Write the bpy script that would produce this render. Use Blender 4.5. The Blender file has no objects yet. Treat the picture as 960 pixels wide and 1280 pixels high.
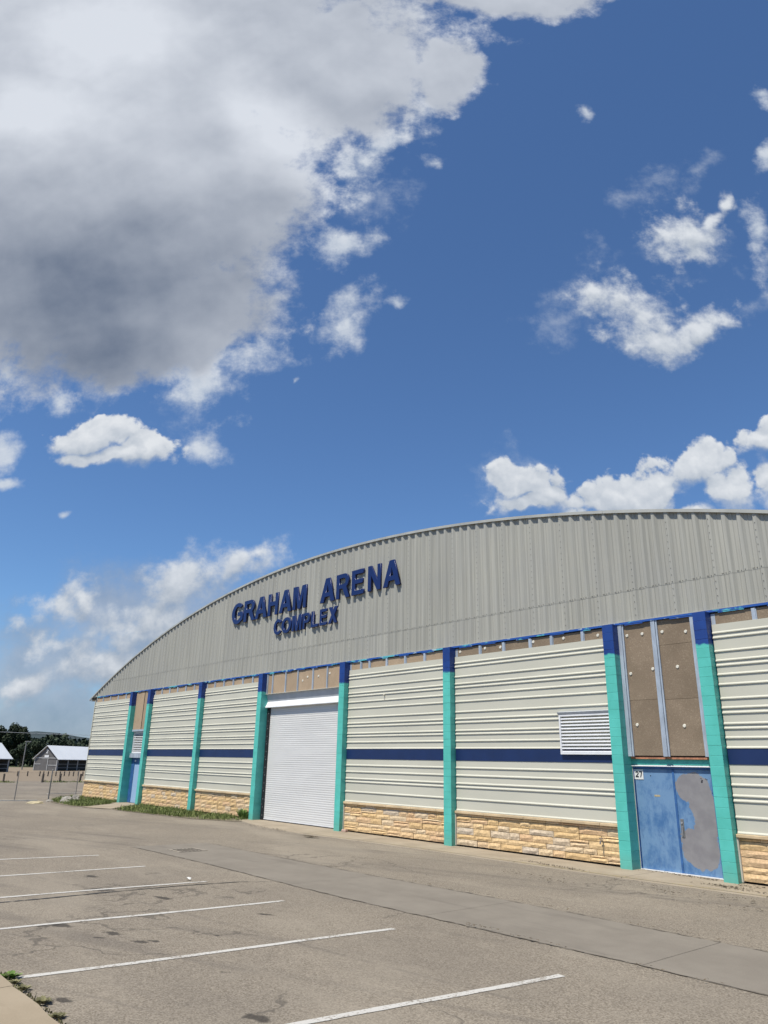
import bpy, math, random
import numpy as np
from mathutils import Vector, Matrix, Quaternion

R_ = math.radians
random.seed(7); rng = np.random.default_rng(7)
scene = bpy.context.scene
col = scene.collection

# ------------------------------------------------------------------ camera
CAM = Vector((0.0, -15.982, 2.178))
fwd = Vector((-0.71936777, 0.61361886, 0.32554861))
rgt = Vector((0.6538292, 0.75640239, 0.01904749))
upv = Vector((0.23455785, -0.22655534, 0.94533343))
cam_data = bpy.data.cameras.new("camera")
cam_data.sensor_fit = 'HORIZONTAL'
cam_data.sensor_width = 36.0
cam_data.lens = 36.0 * 911.654 / 960.0
cam_data.clip_start = 0.1
cam_data.clip_end = 20000
cam = bpy.data.objects.new("camera", cam_data)
m = Matrix((rgt, upv, -fwd)).transposed().to_4x4()
m.translation = CAM
cam.matrix_world = m
col.objects.link(cam)
scene.camera = cam

# ------------------------------------------------------------------ view, sun
scene.view_settings.view_transform = 'Standard'
scene.view_settings.look = 'None'
scene.view_settings.exposure = 0.30
scene.view_settings.gamma = 1.0
scene.view_settings.use_curve_mapping = False
SUN_EL, SUN_AZ = R_(63), R_(2)
sun_dir = Vector((math.sin(SUN_AZ) * math.cos(SUN_EL), -math.cos(SUN_AZ) * math.cos(SUN_EL), math.sin(SUN_EL)))
sd = bpy.data.lights.new("sun", 'SUN')
sd.energy = 5.0
sd.angle = R_(0.53)
sd.color = (1.0, 0.945, 0.835)
sun = bpy.data.objects.new("sun", sd)
sun.rotation_euler = sun_dir.to_track_quat('Z', 'Y').to_euler()
sun.location = (0, -40, 60)
col.objects.link(sun)


# ------------------------------------------------------------------ node helper
class NT:
    def __init__(self, tree):
        self.t = tree; self.n = tree.nodes; self.l = tree.links

    def new(self, typ, **kw):
        nd = self.n.new(typ)
        for k, v in kw.items(): setattr(nd, k, v)
        return nd

    def put(self, sock, v):
        if isinstance(v, bpy.types.NodeSocket): self.l.new(v, sock)
        elif v is not None: sock.default_value = v

    def math(self, op, a, b=None, c=None, clamp=False):
        nd = self.new('ShaderNodeMath', operation=op, use_clamp=clamp)
        self.put(nd.inputs[0], a)
        if b is not None: self.put(nd.inputs[1], b)
        if c is not None: self.put(nd.inputs[2], c)
        return nd.outputs[0]

    def vmath(self, op, a, b=None, scale=None):
        nd = self.new('ShaderNodeVectorMath', operation=op)
        self.put(nd.inputs[0], a)
        if b is not None: self.put(nd.inputs[1], b)
        if scale is not None: self.put(nd.inputs['Scale'], scale)
        return nd.outputs['Value'] if op in ('LENGTH', 'DOT_PRODUCT', 'DISTANCE') else nd.outputs[0]

    def noise(self, vec, scale, detail=3.0, rough=0.55, dist=0.0, color=False):
        nd = self.new('ShaderNodeTexNoise')
        if vec is not None: self.l.new(vec, nd.inputs['Vector'])
        nd.inputs['Scale'].default_value = scale
        nd.inputs['Detail'].default_value = detail
        nd.inputs['Roughness'].default_value = rough
        nd.inputs['Distortion'].default_value = dist
        return nd.outputs['Color'] if color else nd.outputs[0]

    def vor(self, vec, scale, feature='F1', out='Distance', rand=1.0):
        nd = self.new('ShaderNodeTexVoronoi', feature=feature)
        if vec is not None: self.l.new(vec, nd.inputs['Vector'])
        nd.inputs['Scale'].default_value = scale
        nd.inputs['Randomness'].default_value = rand
        return nd.outputs[out]

    def ss(self, v, a, b, lo=0.0, hi=1.0, smooth=True):
        nd = self.new('ShaderNodeMapRange', interpolation_type='SMOOTHSTEP' if smooth else 'LINEAR')
        self.put(nd.inputs[0], v)
        nd.inputs[1].default_value = a; nd.inputs[2].default_value = b
        nd.inputs[3].default_value = lo; nd.inputs[4].default_value = hi
        return nd.outputs[0]

    def mix(self, f, a, b, blend='MIX'):
        nd = self.new('ShaderNodeMix', data_type='RGBA', blend_type=blend)
        self.put(nd.inputs[0], f)
        self.put(nd.inputs[6], a if isinstance(a, bpy.types.NodeSocket) else (*a, 1.0) if len(a) == 3 else a)
        self.put(nd.inputs[7], b if isinstance(b, bpy.types.NodeSocket) else (*b, 1.0) if len(b) == 3 else b)
        return nd.outputs[2]

    def mapping(self, vec, loc=(0, 0, 0), rot=(0, 0, 0), scale=(1, 1, 1), typ='POINT'):
        nd = self.new('ShaderNodeMapping', vector_type=typ)
        self.l.new(vec, nd.inputs[0])
        nd.inputs[1].default_value = loc; nd.inputs[2].default_value = rot; nd.inputs[3].default_value = scale
        return nd.outputs[0]


# ------------------------------------------------------------------ world: Nishita sky with clouds
# cloud masses, each an ellipse (azimuth tangent, elevation tangent, angle, radii) on the sky facing north-west
CLOUD_A = [(-0.6436,1.2685,-3.03,0.8373,0.288),(-0.5445,1.0135,-2.846,0.5749,0.3474),(-0.597,0.7608,-3.1,0.3877,0.2535),(-0.1264,1.2027,-2.507,0.2589,0.2081),(-0.2975,0.9459,1.453,0.2493,0.2103),(-0.377,0.6742,-2.931,0.239,0.1439),(0.1008,1.1795,1.487,0.1068,0.0874),(0.227,1.4297,-3.097,0.2482,0.109)]
CLOUD_B = [(-0.4371,0.4595,-3.076,0.0689,0.0399),(-0.3694,0.4374,3.123,0.0597,0.0312),(-0.4183,0.4286,-3.127,0.0926,0.022),(0.1877,0.3982,-3.003,0.0498,0.0404),(0.2365,0.3841,1.426,0.0505,0.0374),(0.2099,0.3673,-3.113,0.0819,0.0249),(0.3636,0.3869,-2.963,0.144,0.0395),(0.4565,0.427,-2.534,0.0661,0.0543),(0.3992,0.3901,-2.773,0.0985,0.0579),(0.5074,0.39,-2.857,0.0507,0.0394),(0.5683,0.458,-2.646,0.0455,0.0375),(0.5582,0.3911,1.258,0.0466,0.0321),(0.3721,0.3522,-3.118,0.1866,0.0271)]
CLOUD_C = [(-0.4989,0.5213,-2.937,0.0309,0.0253),(-0.5677,0.4383,2.735,0.0396,0.0326),(-0.5447,0.3786,2.954,0.0338,0.0122),(-0.268,0.4501,-3.032,0.0403,0.0344),(-0.2328,0.6016,-2.653,0.0899,0.0487),(-0.2826,0.5608,1.919,0.0793,0.0659),(-0.3344,0.5807,3.045,0.0749,0.0563),(-0.0725,0.8084,2.592,0.0521,0.0434),(-0.064,0.6786,-2.21,0.0804,0.0358),(0.0788,1.1443,-2.225,0.1025,0.07),(-0.0535,0.973,-1.326,0.0723,0.0589),(-0.0268,1.0179,-2.267,0.0949,0.0317),(0.3504,1.1007,1.154,0.0209,0.0182),(0.6691,1.1562,-2.423,0.0252,0.0212),(0.6609,1.0266,1.365,0.0402,0.0193),(0.6228,0.8464,1.401,0.0729,0.0238),(0.019,0.6941,-3.109,0.018,0.012),(-0.1384,0.5711,2.738,0.0087,0.0084),(-0.4433,0.3227,2.876,0.0117,0.0095),(0.0782,1.0028,-3.086,0.0251,0.0177),(0.1643,0.404,-2.738,0.0316,0.0124),(-0.5907,0.5538,2.963,0.03,0.022),(-0.4545,0.15,-2.792,0.0311,0.016)]
CLOUD_D = [(-0.4359,0.0402,-3.141,0.21,0.0707),(-0.4383,0.118,3.115,0.1512,0.0743),(-0.2912,0.1533,-2.864,0.1167,0.0896),(-0.3737,0.1958,-3.021,0.0869,0.0569)]
CLOUD_E = [(0.4567,0.9512,-2.579,0.1015,0.0371),(0.5428,0.9794,-2.142,0.0703,0.0222),(0.5883,0.7196,-2.891,0.0759,0.0263),(0.3306,0.7364,1.284,0.0937,0.077),(0.2749,0.6746,-3.041,0.0642,0.0445),(-0.1686,0.2688,-2.557,0.0491,0.0404),(-0.0243,0.905,-2.147,0.092,0.0599),(-0.2954,0.5055,3.045,0.0725,0.0681),(0.4982,0.8352,-2.993,0.0946,0.0643),(0.1882,0.4109,-2.889,0.0843,0.0503)]
CLOUD_S = [(0.3406,0.7305,1.274,0.0561,0.0461),(0.4045,0.6926,-2.65,0.0854,0.0806),(0.4874,0.6766,-2.708,0.1159,0.0415),(0.4178,0.6339,3.033,0.0697,0.0502),(0.4959,0.8613,-2.799,0.0746,0.061),(0.5524,0.8825,-2.522,0.0621,0.0189),(0.5814,0.9167,1.227,0.0349,0.0159),(0.483,0.8187,-3.013,0.0537,0.0351),(-0.2295,0.2535,-2.954,0.1024,0.047),(-0.1912,0.2683,-2.855,0.0648,0.0309),(-0.2866,0.2293,-3.06,0.0777,0.0392),(-0.4143,0.2085,-3.103,0.0481,0.0366),(-0.4546,0.1897,-3.139,0.0684,0.0223),(-0.3424,0.1687,3.01,0.0839,0.0633),(-0.3873,0.1233,-2.891,0.0837,0.0419),(-0.3109,0.1804,2.806,0.065,0.0566),(-0.3514,0.1144,3.122,0.097,0.0488),(-0.4545,0.15,3.098,0.0437,0.0238),(-0.4722,0.0962,3.117,0.0536,0.0251),(-0.502,0.171,2.998,0.0311,0.0218)]
world = bpy.data.worlds.new("World")
scene.world = world
world.use_nodes = True
wt = NT(world.node_tree)
wt.n.clear()
sky = wt.new('ShaderNodeTexSky', sky_type='NISHITA')
sky.sun_disc = False
sky.sun_elevation = SUN_EL
sky.sun_rotation = R_(180) - SUN_AZ
sky.air_density = 1.0; sky.dust_density = 0.4; sky.ozone_density = 4.0; sky.altitude = 300
bg_sky = wt.new('ShaderNodeBackground')
bg_sky.inputs[1].default_value = 0.112
sky_col = wt.mix(1.0, sky.outputs[0], (0.63, 0.79, 0.94), 'MULTIPLY')     # sky colour tinted less red than the model
wt.l.new(sky_col, bg_sky.inputs[0])
tc = wt.new('ShaderNodeTexCoord')
dvec = tc.outputs['Generated']
HY = R_(49.536)
a_ = wt.vmath('DOT_PRODUCT', dvec, (-math.sin(HY), math.cos(HY), 0))
b_ = wt.vmath('DOT_PRODUCT', dvec, (math.cos(HY), math.sin(HY), 0))
c_ = wt.vmath('DOT_PRODUCT', dvec, (0, 0, 1))
a_s = wt.math('MAXIMUM', a_, 0.08)
uu = wt.math('DIVIDE', b_, a_s); vv = wt.math('DIVIDE', c_, a_s)
cx = wt.new('ShaderNodeCombineXYZ')
wt.l.new(uu, cx.inputs[0]); wt.l.new(vv, cx.inputs[1])
q = cx.outputs[0]


def warp(vec, src, scale, amp, detail=2.0):
    nz = wt.noise(src, scale, detail, 0.5, color=True)
    off = wt.vmath('SCALE', wt.vmath('SUBTRACT', nz, (0.5, 0.5, 0.5)), scale=amp)
    return wt.vmath('MULTIPLY', wt.vmath('ADD', vec, off), (1, 1, 0))


p = warp(warp(q, q, 5.0, 0.10), q, 22.0, 0.035, 3.0)


def field(vec, blobs):
    cur = None
    for (u0, v0, an, r1, r2) in blobs:
        mp = wt.mapping(vec, (u0, v0, 0), (0, 0, an), (r1, r2, 1), 'TEXTURE')
        ln = wt.vmath('LENGTH', mp)
        cur = ln if cur is None else wt.math('MINIMUM', cur, ln)
    return wt.math('SUBTRACT', 1.0, cur)


n_det = wt.noise(q, 15.0, 10.0, 0.64)
n_up = wt.noise(wt.vmath('ADD', q, (0.004, 0.014, 0)), 15.0, 10.0, 0.64)
n_low = wt.noise(q, 4.0, 4.0, 0.5)
nd0 = wt.math('SUBTRACT', n_det, 0.5)
relief = wt.math('SUBTRACT', n_det, n_up)

# A: the large grey mass overhead
fA = field(p, CLOUD_A)
dA = wt.math('MULTIPLY_ADD', nd0, 0.95, fA)
alA = wt.ss(dA, -0.02, 0.34)
thickA = wt.ss(fA, 0.0, 0.55)
nA = wt.noise(p, 2.2, 3.0, 0.40)
shadeA = wt.math('MULTIPLY_ADD', wt.math('SUBTRACT', nA, 0.5), 0.70, 0.61)
dark = field(p, [(-0.50, 0.74, 0.0, 0.42, 0.20), (-0.52, 0.64, 0.0, 0.34, 0.13)])
lite = field(p, [(-0.52, 1.30, 0.2, 0.20, 0.16), (-0.66, 1.08, 0.0, 0.16, 0.10), (-0.20, 1.05, 0.7, 0.08, 0.20)])
shadeA = wt.math('MULTIPLY_ADD', wt.ss(dark, -0.4, 0.85), -0.40, shadeA)
shadeA = wt.math('MULTIPLY_ADD', wt.ss(lite, -0.4, 0.9), 0.42, shadeA)
shadeA = wt.math('MULTIPLY_ADD', wt.ss(fA, 0.26, 0.0), 0.30, shadeA)
bil = wt.math('SUBTRACT', n_low, wt.noise(wt.vmath('ADD', q, (0.015, 0.055, 0)), 4.0, 4.0, 0.5))
shadeA = wt.math('MULTIPLY_ADD', bil, 0.85, shadeA)
shadeA = wt.math('MULTIPLY_ADD', relief, wt.math('MULTIPLY_ADD', wt.ss(fA, 0.30, 0.0), 0.7, 0.16), shadeA, clamp=True)
colA = wt.mix(shadeA, (0.165, 0.205, 0.285), (0.70, 0.74, 0.81))

# B: crisp sunlit cumulus with grey undersides
fB = field(p, CLOUD_B)
pw = wt.vmath('ADD', p, wt.vmath('SCALE', wt.vmath('SUBTRACT', wt.noise(q, 40.0, 3.0, 0.6, color=True), (0.5, 0.5, 0.5)), scale=0.022))
v1 = wt.vor(pw, 24.0); v2 = wt.vor(pw, 55.0)
puff = wt.math('SUBTRACT', 0.62, wt.math('MULTIPLY_ADD', v2, 0.42, v1))
pw2 = wt.vmath('ADD', pw, (0.002, 0.010, 0))
puff2 = wt.math('SUBTRACT', 0.62, wt.math('MULTIPLY_ADD', wt.vor(pw2, 55.0), 0.42, wt.vor(pw2, 24.0)))
under0 = wt.math('SUBTRACT', field(wt.vmath('ADD', p, (0.0, 0.022, 0)), CLOUD_B), fB)
dB = wt.math('MULTIPLY_ADD', puff, 0.75, wt.math('MULTIPLY_ADD', nd0, 1.7, wt.math('ADD', fB, 0.05)))
alB = wt.ss(wt.math('DIVIDE', dB, wt.math('MULTIPLY_ADD', wt.ss(under0, -0.3, 0.6), 0.75, 0.30)), 0.0, 1.0)
under = under0
shadeB = wt.math('MULTIPLY_ADD', under, -0.48, 0.54)
shadeB = wt.math('MULTIPLY_ADD', relief, 1.0, shadeB)
shadeB = wt.math('MULTIPLY_ADD', wt.math('SUBTRACT', puff, puff2), 0.55, shadeB)
shadeB = wt.math('MULTIPLY_ADD', wt.math('SUBTRACT', n_low, 0.5), 0.5, shadeB, clamp=True)
colB = wt.mix(shadeB, (0.33, 0.40, 0.50), (0.76, 0.79, 0.83))

# D: soft hazy cloud low over the horizon
fD = field(p, CLOUD_D)
alD = wt.math('MULTIPLY', wt.ss(wt.math('MULTIPLY_ADD', nd0, 1.6, fD), -0.35, 0.7), 0.80)
colD = wt.mix(wt.math('MULTIPLY_ADD', relief, 1.5, wt.ss(n_low, 0.35, 0.68), clamp=True), (0.24, 0.31, 0.42), (0.38, 0.445, 0.55))

# C: thin torn scraps
fC = field(p, CLOUD_C)
dC = wt.math('MULTIPLY_ADD', nd0, 3.4, wt.math('ADD', fC, 0.16))
alC = wt.math('MULTIPLY', wt.ss(dC, 0.0, 1.35), 0.88)
colC = wt.mix(wt.math('MULTIPLY_ADD', relief, 1.6, 0.6, clamp=True), (0.45, 0.53, 0.64), (0.74, 0.78, 0.83))

# S: softer, half-dissolved cumulus
fS = field(p, CLOUD_S)
dS = wt.math('MULTIPLY_ADD', puff, 0.45, wt.math('MULTIPLY_ADD', nd0, 2.6, wt.math('ADD', fS, 0.02)))
alS = wt.math('MULTIPLY', wt.ss(dS, 0.0, 0.95), 0.95)
upS = wt.math('SUBTRACT', field(wt.vmath('ADD', p, (0.0, 0.025, 0)), CLOUD_S), fS)
shS = wt.math('MULTIPLY_ADD', upS, -0.45, wt.math('MULTIPLY_ADD', relief, 1.3, wt.ss(vv, 0.10, 0.50, 0.40, 0.66)))
shS = wt.math('MULTIPLY_ADD', wt.math('SUBTRACT', puff, puff2), 0.40, shS, clamp=True)
colS = wt.mix(shS, (0.30, 0.365, 0.46), (0.74, 0.775, 0.82))

# E: faint veils trailing round the scraps
fE = field(p, CLOUD_E)
alE = wt.math('MULTIPLY', wt.ss(wt.math('MULTIPLY_ADD', nd0, 4.0, fE), 0.0, 1.7), 0.42)

# everywhere else: the same scattered fair-weather cumulus goes on round the sky
sep = wt.math('ADD', c_, 0.18)
pd = wt.vmath('MULTIPLY', wt.vmath('SCALE', dvec, scale=wt.math('DIVIDE', 1.0, wt.math('MAXIMUM', sep, 0.05))), (1, 1, 0))
nG = wt.noise(pd, 1.3, 8.0, 0.56)
uo = wt.ss(wt.math('ABSOLUTE', uu), 0.85, 1.15)
vo = wt.ss(vv, 1.50, 1.8)
ao = wt.ss(a_, 0.25, 0.12)
outm = wt.math('MAXIMUM', wt.math('MAXIMUM', uo, vo), ao)
alG = wt.math('MULTIPLY', wt.math('MULTIPLY', wt.ss(nG, 0.62, 0.74), outm), wt.ss(c_, 0.0, 0.06))
colG = wt.mix(wt.ss(nG, 0.62, 0.80), (0.68, 0.72, 0.78), (0.40, 0.46, 0.54))

inm = wt.math('SUBTRACT', 1.0, ao)
sh = bg_sky.outputs[0]
for al, cc in ((wt.math('MULTIPLY', alE, inm), colC), (wt.math('MULTIPLY', alD, inm), colD), (wt.math('MULTIPLY', alS, inm), colS), (wt.math('MULTIPLY', alC, inm), colC), (wt.math('MULTIPLY', alB, inm), colB), (wt.math('MULTIPLY', alA, inm), colA), (alG, colG)):
    bgc = wt.new('ShaderNodeBackground')
    wt.l.new(cc, bgc.inputs[0]); bgc.inputs[1].default_value = 0.81
    mx = wt.new('ShaderNodeMixShader')
    wt.l.new(al, mx.inputs[0]); wt.l.new(sh, mx.inputs[1]); wt.l.new(bgc.outputs[0], mx.inputs[2])
    sh = mx.outputs[0]
wo = wt.new('ShaderNodeOutputWorld')
wt.l.new(sh, wo.inputs[0])


# ------------------------------------------------------------------ materials
def mat(name):
    m_ = bpy.data.materials.new(name); m_.use_nodes = True
    t = NT(m_.node_tree)
    bsdf = t.n['Principled BSDF']
    geo = t.new('ShaderNodeNewGeometry')
    return m_, t, bsdf, geo.outputs['Position']


def bump(t, bsdf, h, strength=0.3, dist=0.01):
    b = t.new('ShaderNodeBump'); b.inputs['Strength'].default_value = strength; b.inputs['Distance'].default_value = dist
    t.l.new(h, b.inputs['Height']); t.l.new(b.outputs[0], bsdf.inputs['Normal'])


def simple(name, c, rough=0.6, metal=0.0, var=0.12, scale=3.0, bmp=0.0, bscale=60.0, spec=0.5, stretch=(1, 1, 1), rnd=0.0):
    """painted or raw surface: base colour broken by soft dirt noise"""
    m_, t, bsdf, pos = mat(name)
    pv = t.vmath('MULTIPLY', pos, stretch)
    n1 = t.noise(pv, scale, 5.0, 0.6)
    f = t.ss(n1, 0.3, 0.7)
    lo = tuple(x * (1 - var) for x in c); hi = tuple(min(1, x * (1 + var * 0.6)) for x in c)
    cc = t.mix(f, lo, hi)
    if rnd:
        oi = t.new('ShaderNodeObjectInfo')
        k = t.math('MULTIPLY_ADD', oi.outputs['Random'], 2 * rnd, 1 - rnd)
        cc = t.vmath('SCALE', cc, scale=k)
    t.put(bsdf.inputs['Base Color'], cc)
    bsdf.inputs['Roughness'].default_value = rough
    bsdf.inputs['Metallic'].default_value = metal
    bsdf.inputs['Specular IOR Level'].default_value = spec
    if bmp: bump(t, bsdf, t.noise(pv, bscale, 3.0), bmp, 0.01)
    return m_


M = {}
M['siding'] = simple('cream_metal_siding', (0.4859, 0.4756, 0.4025), 0.5, var=0.05, scale=0.8, spec=0.3, stretch=(0.6, 1, 1.6))
M['navy'] = simple('navy_band_paint', (0.0055, 0.0198, 0.0836), 0.45, var=0.12, scale=2.0)
M['letter'] = simple('blue_letter_plastic', (0.0036, 0.0134, 0.0877), 0.35, var=0.06, scale=2.0)
M['white_metal'] = simple('white_painted_metal', (0.6536, 0.6622, 0.6794), 0.5, var=0.06, scale=2.0)
M['white_slat'] = simple('white_curtain_slat', (0.562, 0.558, 0.548), 0.45, var=0.05, scale=1.2, stretch=(0.4, 1, 2))
M['galv'] = simple('galvanised_steel', (0.3956, 0.4472, 0.516), 0.5, 0.25, var=0.2, scale=6.0, stretch=(1, 1, 0.3))
M['hood'] = simple('grey_hood_steel', (0.4042, 0.43, 0.4644), 0.5, var=0.1, scale=2.0)
M['black'] = simple('black_steel_and_shade', (0.0103, 0.0103, 0.0129), 0.6, var=0.2)
M['dark'] = simple('dark_gap_shade', (0.0172, 0.0172, 0.0189), 0.9, var=0.2)
M['bolt'] = simple('grey_bolt', (0.301, 0.3096, 0.3268), 0.5, 0.3)
M['fascia'] = simple('grey_roof_trim', (0.344, 0.3483, 0.3268), 0.55, var=0.15, scale=1.5)
M['roof'] = simple('grey_roof_sheet', (0.3096, 0.3096, 0.301), 0.6, var=0.15)
M['screw'] = simple('rusted_screw', (0.0602, 0.0559, 0.0516), 0.7)
M['washer'] = simple('pale_washer', (0.6192, 0.5934, 0.516), 0.6)
M['plywood'] = simple('orange_plywood', (0.3956, 0.172, 0.0946), 0.8, var=0.35, scale=14)
M['teal_trim'] = simple('teal_trim_paint', (0.0774, 0.43, 0.3612), 0.5, var=0.2, scale=6)
M['trunk'] = simple('tree_bark', (0.0516, 0.0387, 0.0258), 0.9, var=0.3)
M['old_wood'] = simple('weathered_wood', (0.0774, 0.0602, 0.0473), 0.9, var=0.4, scale=8, stretch=(1, 1, 0.2))
M['barn_wall'] = simple('grey_barn_boards', (0.1161, 0.1118, 0.1118), 0.8, var=0.15, scale=2)
M['barn_roof'] = simple('white_barn_roof', (0.6364, 0.6536, 0.6708), 0.5, var=0.04, scale=0.5)
M['barn_trim'] = simple('pale_barn_trim', (0.387, 0.387, 0.387), 0.7, var=0.1)
M['pole'] = simple('grey_pole', (0.1892, 0.1849, 0.1806), 0.6, 0.1)
M['wire'] = simple('pale_wire', (0.301, 0.3182, 0.344), 0.6)
M['rock'] = simple('grey_rock', (0.2322, 0.215, 0.1892), 0.9, var=0.35, scale=5, bmp=0.6, bscale=20)
M['yellow'] = simple('yellow_slab', (0.37, 0.315, 0.20), 0.9, var=0.3, scale=6)
M['pinkbrick'] = simple('pale_pink_brick', (0.4472, 0.3096, 0.2494), 0.9, var=0.2, scale=9)
M['iron'] = simple('cast_iron', (0.2515, 0.2180, 0.1761), 0.75, 0.2, var=0.3, scale=12)
M['litter'] = simple('white_scrap', (0.645, 0.6364, 0.602), 0.8)
M['brass'] = simple('old_tap_metal', (0.258, 0.2236, 0.2064), 0.4, 0.7)
M['steel_plate'] = simple('steel_handle', (0.258, 0.2494, 0.2408), 0.4, 0.7)
M['plate_white'] = simple('white_number_plate', (0.6536, 0.6536, 0.6364), 0.5, var=0.03)
M['ink'] = simple('black_ink', (0.0069, 0.0086, 0.0155), 0.6)
M['mortar'] = simple('stone_mortar', (0.21, 0.163, 0.108), 0.95, var=0.2, scale=9)
M['ledge'] = simple('sandstone_ledge', (0.516, 0.3956, 0.2451), 0.9, var=0.16, scale=3, bmp=0.4, bscale=40)
M['edge'] = simple('pale_edge_trim', (0.4472, 0.4214, 0.3612), 0.6, var=0.1)
M['debris'] = simple('dry_leaf_debris', (0.1096, 0.0848, 0.0527), 0.95, var=0.4, scale=20, rnd=0.3)
M['cladding_dark'] = simple('inner_backing', (0.1032, 0.1032, 0.0989), 0.8)
M['joint'] = simple('dirt_filled_joint', (0.115, 0.098, 0.077), 1.0, var=0.4, scale=6)
M['pit'] = simple('black_shade_fill', (0.004, 0.004, 0.004), 1.0, spec=0.0)  # black standing in for shade in the drain and behind the slats
M['soil'] = simple('dry_soil', (0.1462, 0.1204, 0.0817), 1.0, var=0.35, scale=4, bmp=0.6, bscale=30)


def m_paint():
    """pilaster paint: blue over teal with a soft sprayed border, dirt near the ground, chips"""
    m_, t, bsdf, pos = mat('teal_and_blue_block_paint')
    sx = t.new('ShaderNodeSeparateXYZ'); t.l.new(pos, sx.inputs[0])
    z = sx.outputs[2]
    n = t.noise(pos, 6.0, 3.0)
    zb = t.math('MULTIPLY_ADD', t.math('SUBTRACT', n, 0.5), 0.17, z)
    blue = t.ss(zb, 4.775, 4.845)
    n2 = t.noise(pos, 2.2, 5.0, 0.6)
    teal = t.mix(t.ss(n2, 0.3, 0.7), (0.0731, 0.4085, 0.3483), (0.0903, 0.4687, 0.4085))
    n3 = t.noise(pos, 3.0, 4.0)
    dirt = t.math('MULTIPLY', t.ss(t.math('MULTIPLY_ADD', n3, 0.5, z), 0.75, 0.15), 0.55)
    teal = t.mix(dirt, teal, (0.1376, 0.3096, 0.2322))
    blu = t.mix(t.ss(n2, 0.3, 0.7), (0.0043, 0.0322, 0.1734), (0.0062, 0.0433, 0.2167))
    # unpainted smears at the back edge of the tops
    sm = t.ss(t.noise(t.vmath('MULTIPLY', pos, (3, 3, 1.2)), 5.0, 4.0), 0.60, 0.72)
    sm = t.math('MULTIPLY', sm, t.ss(sx.outputs[1], 0.10, 0.19))
    blu = t.mix(sm, blu, (0.172, 0.258, 0.258))
    oi = t.new('ShaderNodeObjectInfo')
    k = t.math('MULTIPLY_ADD', oi.outputs['Random'], 0.07, 0.965)
    t.put(bsdf.inputs['Base Color'], t.vmath('SCALE', t.mix(blue, teal, blu), scale=k))
    bsdf.inputs['Roughness'].default_value = 0.5
    bump(t, bsdf, t.noise(pos, 70.0, 3.0), 0.25, 0.006)
    return m_


M['paint'] = m_paint()


def m_cladding():
    m_, t, bsdf, pos = mat('weathered_grey_cladding')
    st = t.vmath('MULTIPLY', pos, (14.0, 14.0, 0.35))
    n1 = t.noise(st, 1.0, 5.0, 0.6)
    n2 = t.noise(t.vmath('MULTIPLY', pos, (0.5, 0.5, 0.7)), 1.0, 4.0)
    n3 = t.noise(t.vmath('MULTIPLY', pos, (60.0, 60.0, 1.5)), 1.0, 3.0)
    c = t.mix(t.ss(n1, 0.28, 0.72), (0.275, 0.272, 0.244), (0.352, 0.347, 0.310))
    c = t.mix(t.math('MULTIPLY', t.ss(n2, 0.35, 0.7), 0.3), c, (0.2838, 0.2838, 0.2752))
    c = t.mix(t.math('MULTIPLY', t.ss(n3, 0.58, 0.75), 0.35), c, (0.43, 0.4042, 0.3182))
    oi = t.new('ShaderNodeObjectInfo')
    c = t.vmath('SCALE', c, scale=t.math('MULTIPLY_ADD', oi.outputs['Random'], 0.09, 0.955))
    t.put(bsdf.inputs['Base Color'], c)
    bsdf.inputs['Roughness'].default_value = 0.62
    bsdf.inputs['Specular IOR Level'].default_value = 0.3
    return m_


M['cladding'] = m_cladding()


def m_stone():
    m_, t, bsdf, pos = mat('rockface_sandstone')
    oi = t.new('ShaderNodeObjectInfo')
    cr = t.new('ShaderNodeValToRGB')
    t.l.new(oi.outputs['Random'], cr.inputs[0])
    el = cr.color_ramp.elements
    el[0].position = 0.0; el[0].color = (0.638, 0.455, 0.245, 1)
    el[1].position = 1.0; el[1].color = (0.523, 0.445, 0.363, 1)
    for ps, c in ((0.25, (0.581, 0.413, 0.227)), (0.5, (0.677, 0.501, 0.295)), (0.72, (0.600, 0.413, 0.254)), (0.88, (0.629, 0.491, 0.327))):
        e = el.new(ps); e.color = (*c, 1)
    n1 = t.noise(pos, 16.0, 6.0, 0.65)
    c = t.mix(t.ss(n1, 0.32, 0.68), (0.80, 0.78, 0.73), (1.12, 1.1, 1.05))
    c = t.mix(1.0, cr.outputs[0], c, 'MULTIPLY')
    n2 = t.noise(pos, 7.0, 5.0, 0.6)
    c = t.mix(t.math('MULTIPLY', t.ss(n2, 0.60, 0.75), 0.5), c, (0.2064, 0.1548, 0.0946))
    t.put(bsdf.inputs['Base Color'], c)
    bsdf.inputs['Roughness'].default_value = 0.95
    bsdf.inputs['Specular IOR Level'].default_value = 0.15
    bump(t, bsdf, t.noise(pos, 32.0, 5.0, 0.65), 0.7, 0.014)
    return m_


M['stone'] = m_stone()


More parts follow.
